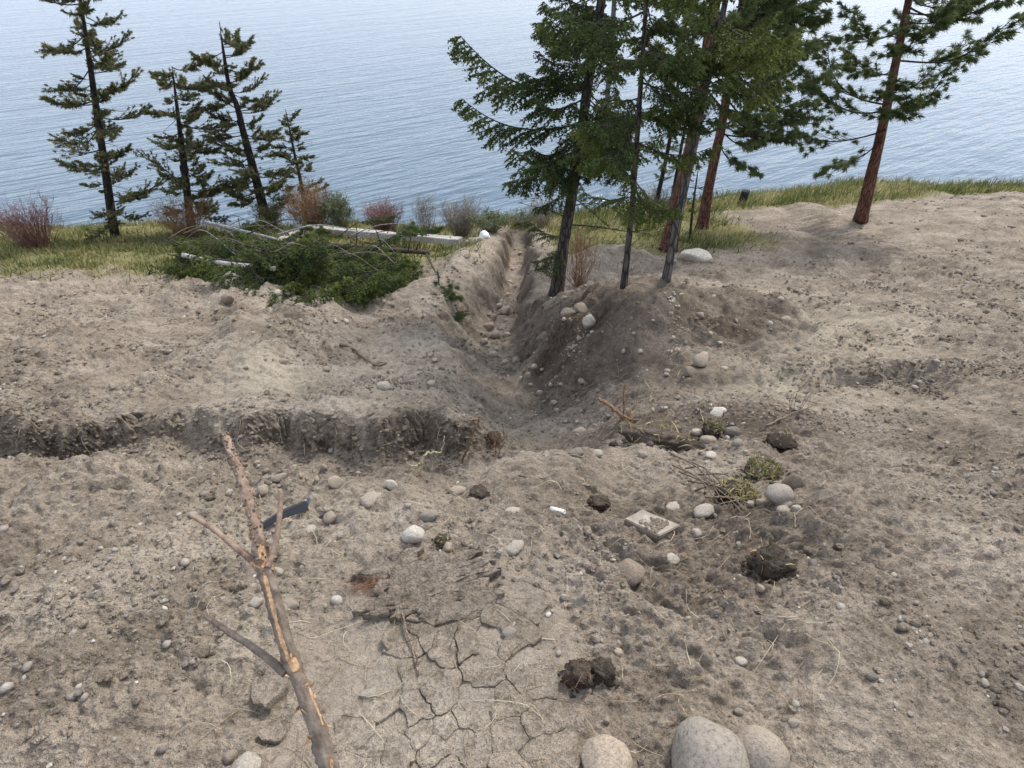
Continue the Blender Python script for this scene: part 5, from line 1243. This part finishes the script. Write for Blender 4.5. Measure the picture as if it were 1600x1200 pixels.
stick('stick', [W(780, 700, .02), W(795, 682, .06), W(815, 672, .05)], .006, .004, 'twig', 'crooked stick beside the dark clod at the ditch end', 'stick', 4, 12, .12)
stick('stick', [W(880, 640, .05), W(905, 625, .10), W(940, 606, .12)], .006, .003, 'twig', 'thin dark twig bridging the trench mouth', 'stick', 4, 14, .1)
stick('branch', [W(700, 440, .05), W(760, 470, .05)], .012, .008, 'twig', 'short stick on the trench spoil bank', 'stick')

shrub('dead_weed', 972, 655, 44, 54, 'shrub_rust', 7, 'thin upright dead stems behind the peeled sod slab', 71, fine=3, thick=.0028)
shrub('dead_weed', 1242, 650, 30, 60, 'shrub_grey', 4, 'thin pale upright stalks right of the dark earthy clump', 72, fine=3, thick=.0022)
shrub('dead_weed', 1040, 560, 26, 30, 'shrub_grey', 5, 'few dry stalks at the near foot of the spoil heap', 73, fine=3, thick=.003)
shrub('dead_weed', 690, 735, 40, 28, 'shrub_grey', 8, 'dry tangled stems beside the pale yellow root', 74, fine=4, thick=.002)
shrub('dead_weed', 780, 712, 46, 40, 'shrub_rust', 7, 'brown tangled stems at the end of the ditch', 75, fine=4, thick=.0025)
# straw, dead grass stems and fallen needles strewn on the soil
def litter(n, seed, mat, region, label, name, lmin, lmax, r, k=1.0):
    rng = np.random.default_rng(seed); mb = MB()
    for i in range(n):
        g = W(rng.uniform(region[0], region[2]), rng.uniform(region[1], region[3])) if not callable(region) else region(rng); d = depth_of(g); l = rng.uniform(lmin, lmax) * (1 + .12 * d); a = rng.uniform(0, 2 * np.pi); c = rng.normal(0, .5)
        pts = []
        x, y = g.x, g.y
        for j in range(6):
            pts.append((x, y)); x += math.cos(a) * l / 5; y += math.sin(a) * l / 5; a += c * .4
        P = np.array(pts); z = H(P[:, 0], P[:, 1]) + .003 + np.array([0, .6, 1, .9, .5, 0]) * rng.uniform(0, .028); rr = r * (.7 + .25 * d)
        add_tube(mb, np.column_stack([P, z]), np.linspace(rr, rr * .5, 6), 3, rng.uniform(0, 1), False)
    o = link(name, mb.mesh(name, M[mat])); tag(o, label, kind='stuff')
litter(300, 51, 'straw', (300, 640, 1300, 1240), 'dead straw stems and rootlets strewn on the near soil', 'straw', .03, .17, .0011)
litter(140, 52, 'straw', (60, 440, 1540, 700), 'dead straw stems strewn on the dug ground', 'straw', .04, .14, .0012)
litter(120, 53, 'rust_straw', lambda rng: W(rng.normal(578, 18), rng.normal(914, 5)), 'patch of rust brown fallen pine needles', 'fallen_needles', .02, .06, .0008)
def lip_roots():
    rng = np.random.default_rng(61); mb = MB()
    for i in range(26):
        x = rng.uniform(-4.5, -.25); ys = np.linspace(2.6, 3.5, 46); zz = H(np.full(46, x), ys); k = int(np.argmax(np.gradient(zz))); k = min(45, k + rng.integers(0, 4)); p = np.array([x, ys[k] - .015, zz[k] + .0]); l = rng.uniform(.05, .2)
        add_tube(mb, spline([p + [0, .03, .01], p + [rng.normal(0, .02), -.03, -.2 * l], p + [rng.normal(0, .05), -.05 - rng.uniform(0, .05), -.8 * l]], 6), np.linspace(.0022, .0008, 6), 3, rng.uniform(0, .9), False)
    o = link('hanging_roots', mb.mesh('hanging_roots', M['straw'])); tag(o, 'fine roots hanging from the lip of the ditch', kind='stuff')
lip_roots()
litter(60, 54, 'rust_straw', (880, 780, 1250, 1180), 'reddish fallen needles on the right of the near soil', 'fallen_needles', .03, .09, .0008)

# ------------------------------------------------------------------ the cut sapling at the left
def sapling():
    pts = [(520, 1262, 44, .80), (512, 1200, 42, .80), (488, 1115, 39, .80), (462, 1050, 36, .81), (440, 985, 35, .815), (424, 925, 36, .82), (410, 872, 36, .83), (398, 815, 27, .84), (383, 765, 23, .85), (366, 718, 21, .86), (352, 684, 17, .87), (349, 676, 15, .87)]
    def P(px, py, dep): r = ray(px, py); s = dep; return Vector((r[0] * s, r[1] * s, r[2] * s + EYE))   # depth along the view axis
    top = [P(a, b, d) for a, b, _, d in pts]; rad = [w * .66 * d / FPX / 2 for _, _, w, d in pts]
    low = top[0]; base = Vector((low.x + .05, low.y + .02, 0)); base.z = ground_z(base.x, base.y) - .04
    path = [base, low.lerp(base, .5) + Vector((-.01, 0, 0))] + top; rad = [.030, .026] + rad
    e = thing('cut_sapling', base, 'cut pine sapling with torn bark and bare orange wood, close at the left', 'sapling')
    def stem(name, path, rad, peel, seed, n=110, sides=26, tint0=None, spike=0):
        rng = np.random.default_rng(seed); sp = spline([Vector(p) - base for p in path], n); r = np.interp(np.linspace(0, 1, n), np.linspace(0, 1, len(rad)), rad)
        v, f, c = tube(sp, r, sides, True); m = n * sides; cen = np.repeat(sp, sides, 0); d = v[:m] - cen
        s = np.repeat(np.linspace(0, 1, n), sides); th = np.tile(np.linspace(0, 2 * np.pi, sides, endpoint=False), n); pl = peel(s, th)
        bumpy = np.array([mnoise.noise(Vector((math.cos(t) * 1.2, math.sin(t) * 1.2, q * 26 + seed))) for q, t in zip(s, th)]); kn = np.array([mnoise.noise(Vector((math.cos(t) * 3, math.sin(t) * 3, q * 90 + seed))) for q, t in zip(s, th)])
        sc = 1 + .15 * bumpy + .07 * kn - .13 * sstep(.45, .6, pl) + spike * np.clip(kn - .28, 0, 1) * 1.6
        v[:m] = cen + d * sc[:, None]; mb = MB(); mb.add(v, f, np.concatenate([np.full(m, .0) if tint0 is None else tint0(s), [0, .5]])); mb.f3.append(np.asarray(c, np.int32))
        pv = np.concatenate([pl, [0, 1.0]]); o = link(name, mb.mesh(name, M['sapling'], True, peel=pv), e); return sp, r
    def band(s, th, s0, s1, t0, wd):   # a torn strip of bark
        dt = np.abs((th - t0 + np.pi) % (2 * np.pi) - np.pi); return np.clip(1.25 - (dt / wd) ** 2, 0, 1) * sstep(s0 - .012, s0 + .012, s) * (1 - sstep(s1 - .02, s1 + .02, s))
    def ang(i):  # angle on the tube facing the viewer at path index fraction i
        return i
    peel = lambda s, th: np.maximum.reduce([band(s, th, .40, .585, VA - SG * .35, .36), band(s, th, .385, .415, VA + SG * .2, .8), band(s, th, .285, .36, VA + SG * .85, .28), band(s, th, .595, .65, VA + SG * .1, .6), band(s, th, .65, .74, VA - SG * .8, .22) * .8, band(s, th, .20, .245, VA + SG * .5, .4)])
    # find the tube angle that faces the eye
    sp = spline([Vector(p) - base for p in path], 110); v, f, c = tube(sp, np.full(110, .02), 26, False); i = 70; ring = v[i * 26:(i + 1) * 26] + np.array(base); dist = np.linalg.norm(ring - np.array([0, 0, EYE]), axis=1); VA = 2 * np.pi * np.argmin(dist) / 26; SG = 1.0 if ring[(np.argmin(dist) + 3) % 26, 0] > ring[np.argmin(dist), 0] else -1.0
    stem('stem', path, rad, peel, 3, 190, 30, lambda s: .12 + .75 * sstep(.58, .70, s), .45)
    bl = [([(406, 888, 17, .83), (385, 868, 15, .83), (362, 850, 13, .835), (335, 828, 11, .84), (300, 806, 9, .85)], 4, .25), ([(418, 885, 15, .82), (430, 850, 12, .825), (436, 815, 11, .83), (438, 785, 11, .835), (437, 764, 9, .835)], 5, .5), ([(446, 1052, 20, .81), (420, 1030, 17, .82), (390, 1008, 15, .825), (358, 988, 13, .83), (320, 962, 11, .84)], 6, .1)]
    for pl_, sd, tn in bl:
        q = [P(a, b, d) for a, b, _, d in pl_]; r = [w * .72 * d / FPX / 2 for _, _, w, d in pl_]
        stem('branch', q, r, lambda s, th: band(s, th, .0, .16, VA, 1.0) if sd != 6 else np.zeros_like(s), sd, 60, 14, lambda s, tn=tn: np.full_like(s, tn + (.5 if sd != 6 else 0)), .35 if sd != 6 else .05)
    mb = MB(); rq = np.random.default_rng(18); vb, fb = ico(1)
    for i in range(230):
        s = rq.uniform(.60, .995); k = int(s * 109); cc = sp[k]; a = rq.uniform(0, 2 * np.pi); tg = sp[min(k + 1, 109)] - sp[max(k - 1, 0)]; tg /= np.linalg.norm(tg); u = np.cross(tg, [0, 1, .1]); u /= np.linalg.norm(u); w = np.cross(tg, u); o_ = u * math.cos(a) + w * math.sin(a); rr = float(np.interp(s, np.linspace(0, 1, len(rad)), rad))
        q = cc + o_ * rr * .98; r = rq.uniform(.0010, .0020); mb.add(q + vb * r + np.outer(vb @ o_, o_) * r * .9 + np.outer(vb @ tg, tg) * r * .5, fb, 0)
    link('needle_scars', mb.mesh('needle_scars', M['twig']), e)
    # curled scraps of bark along the torn edge
    rng = np.random.default_rng(8)
    for i in range(26):
        s = rng.choice([rng.uniform(.38, .43), rng.uniform(.58, .64), rng.uniform(.28, .36)]); k = int(s * 109); c = Vector(sp[k]) + Vector((0, 0, 0)); a = rng.uniform(-1.5, 1.5); tocam = (Vector((0, 0, EYE)) - base - c).normalized(); sd = tocam.cross(Vector((0, 0, 1))).normalized(); out = (tocam * math.cos(a) + sd * math.sin(a)); rr = float(np.interp(s, np.linspace(0, 1, len(rad)), rad)); p = c + out * rr * .98; d = (out * rng.uniform(.3, .9) + Vector((rng.normal(0, .3), rng.normal(0, .3), rng.choice([-1, 1]) * .9))).normalized(); l = rng.uniform(.006, .018); w = d.cross(out).normalized() * rng.uniform(.0015, .004); th = out * .0012
        pts = [p - w, p + w, p + d * l * .6 + w * .8, p + d * l, p + d * l * .6 - w * .7]; mb = MB(); allp = [tuple(x) for x in pts] + [tuple(x - th) for x in pts]; mb.add(allp, [[0, 1, 2, 4], [5, 9, 7, 6], [0, 5, 6, 1], [1, 6, 7, 2], [4, 9, 5, 0]]); mb.f3 += [np.array([[4, 2, 3], [7, 9, 8]], np.int32)]; mb.f4.append(np.array([[2, 7, 8, 3], [3, 8, 9, 4]], np.int32)); link('bark_scrap', mb.mesh('bark_scrap', M['wood_raw'] if i % 2 else M['twig_rust'], False), e)
sapling()
g = W(432, 872); gt = thing('straw_tuft', g, 'tuft of yellow straw behind the fork of the cut sapling', 'grass tuft'); mb = MB(); rg = np.random.default_rng(6)
for i in range(26):
    d = Vector((rg.normal(.25, .3), rg.normal(0, .3), 1)).normalized(); l = rg.uniform(.05, .11); p = Vector((rg.normal(0, .008), rg.normal(0, .008), 0)); add_tube(mb, [p, p + d * l * .5, p + d * l + Vector((d.x * .02, 0, -.01))], [.0014, .0011, .0005], 3, rg.uniform(.3, 1), False)
link('blades', mb.mesh('blades', M['straw']), gt); mb = MB(); v, f = stone_verts(2, 12, .3, 0); mb.add(v * .018, f); link('root_lump', mb.mesh('root_lump', M['sod']), gt)
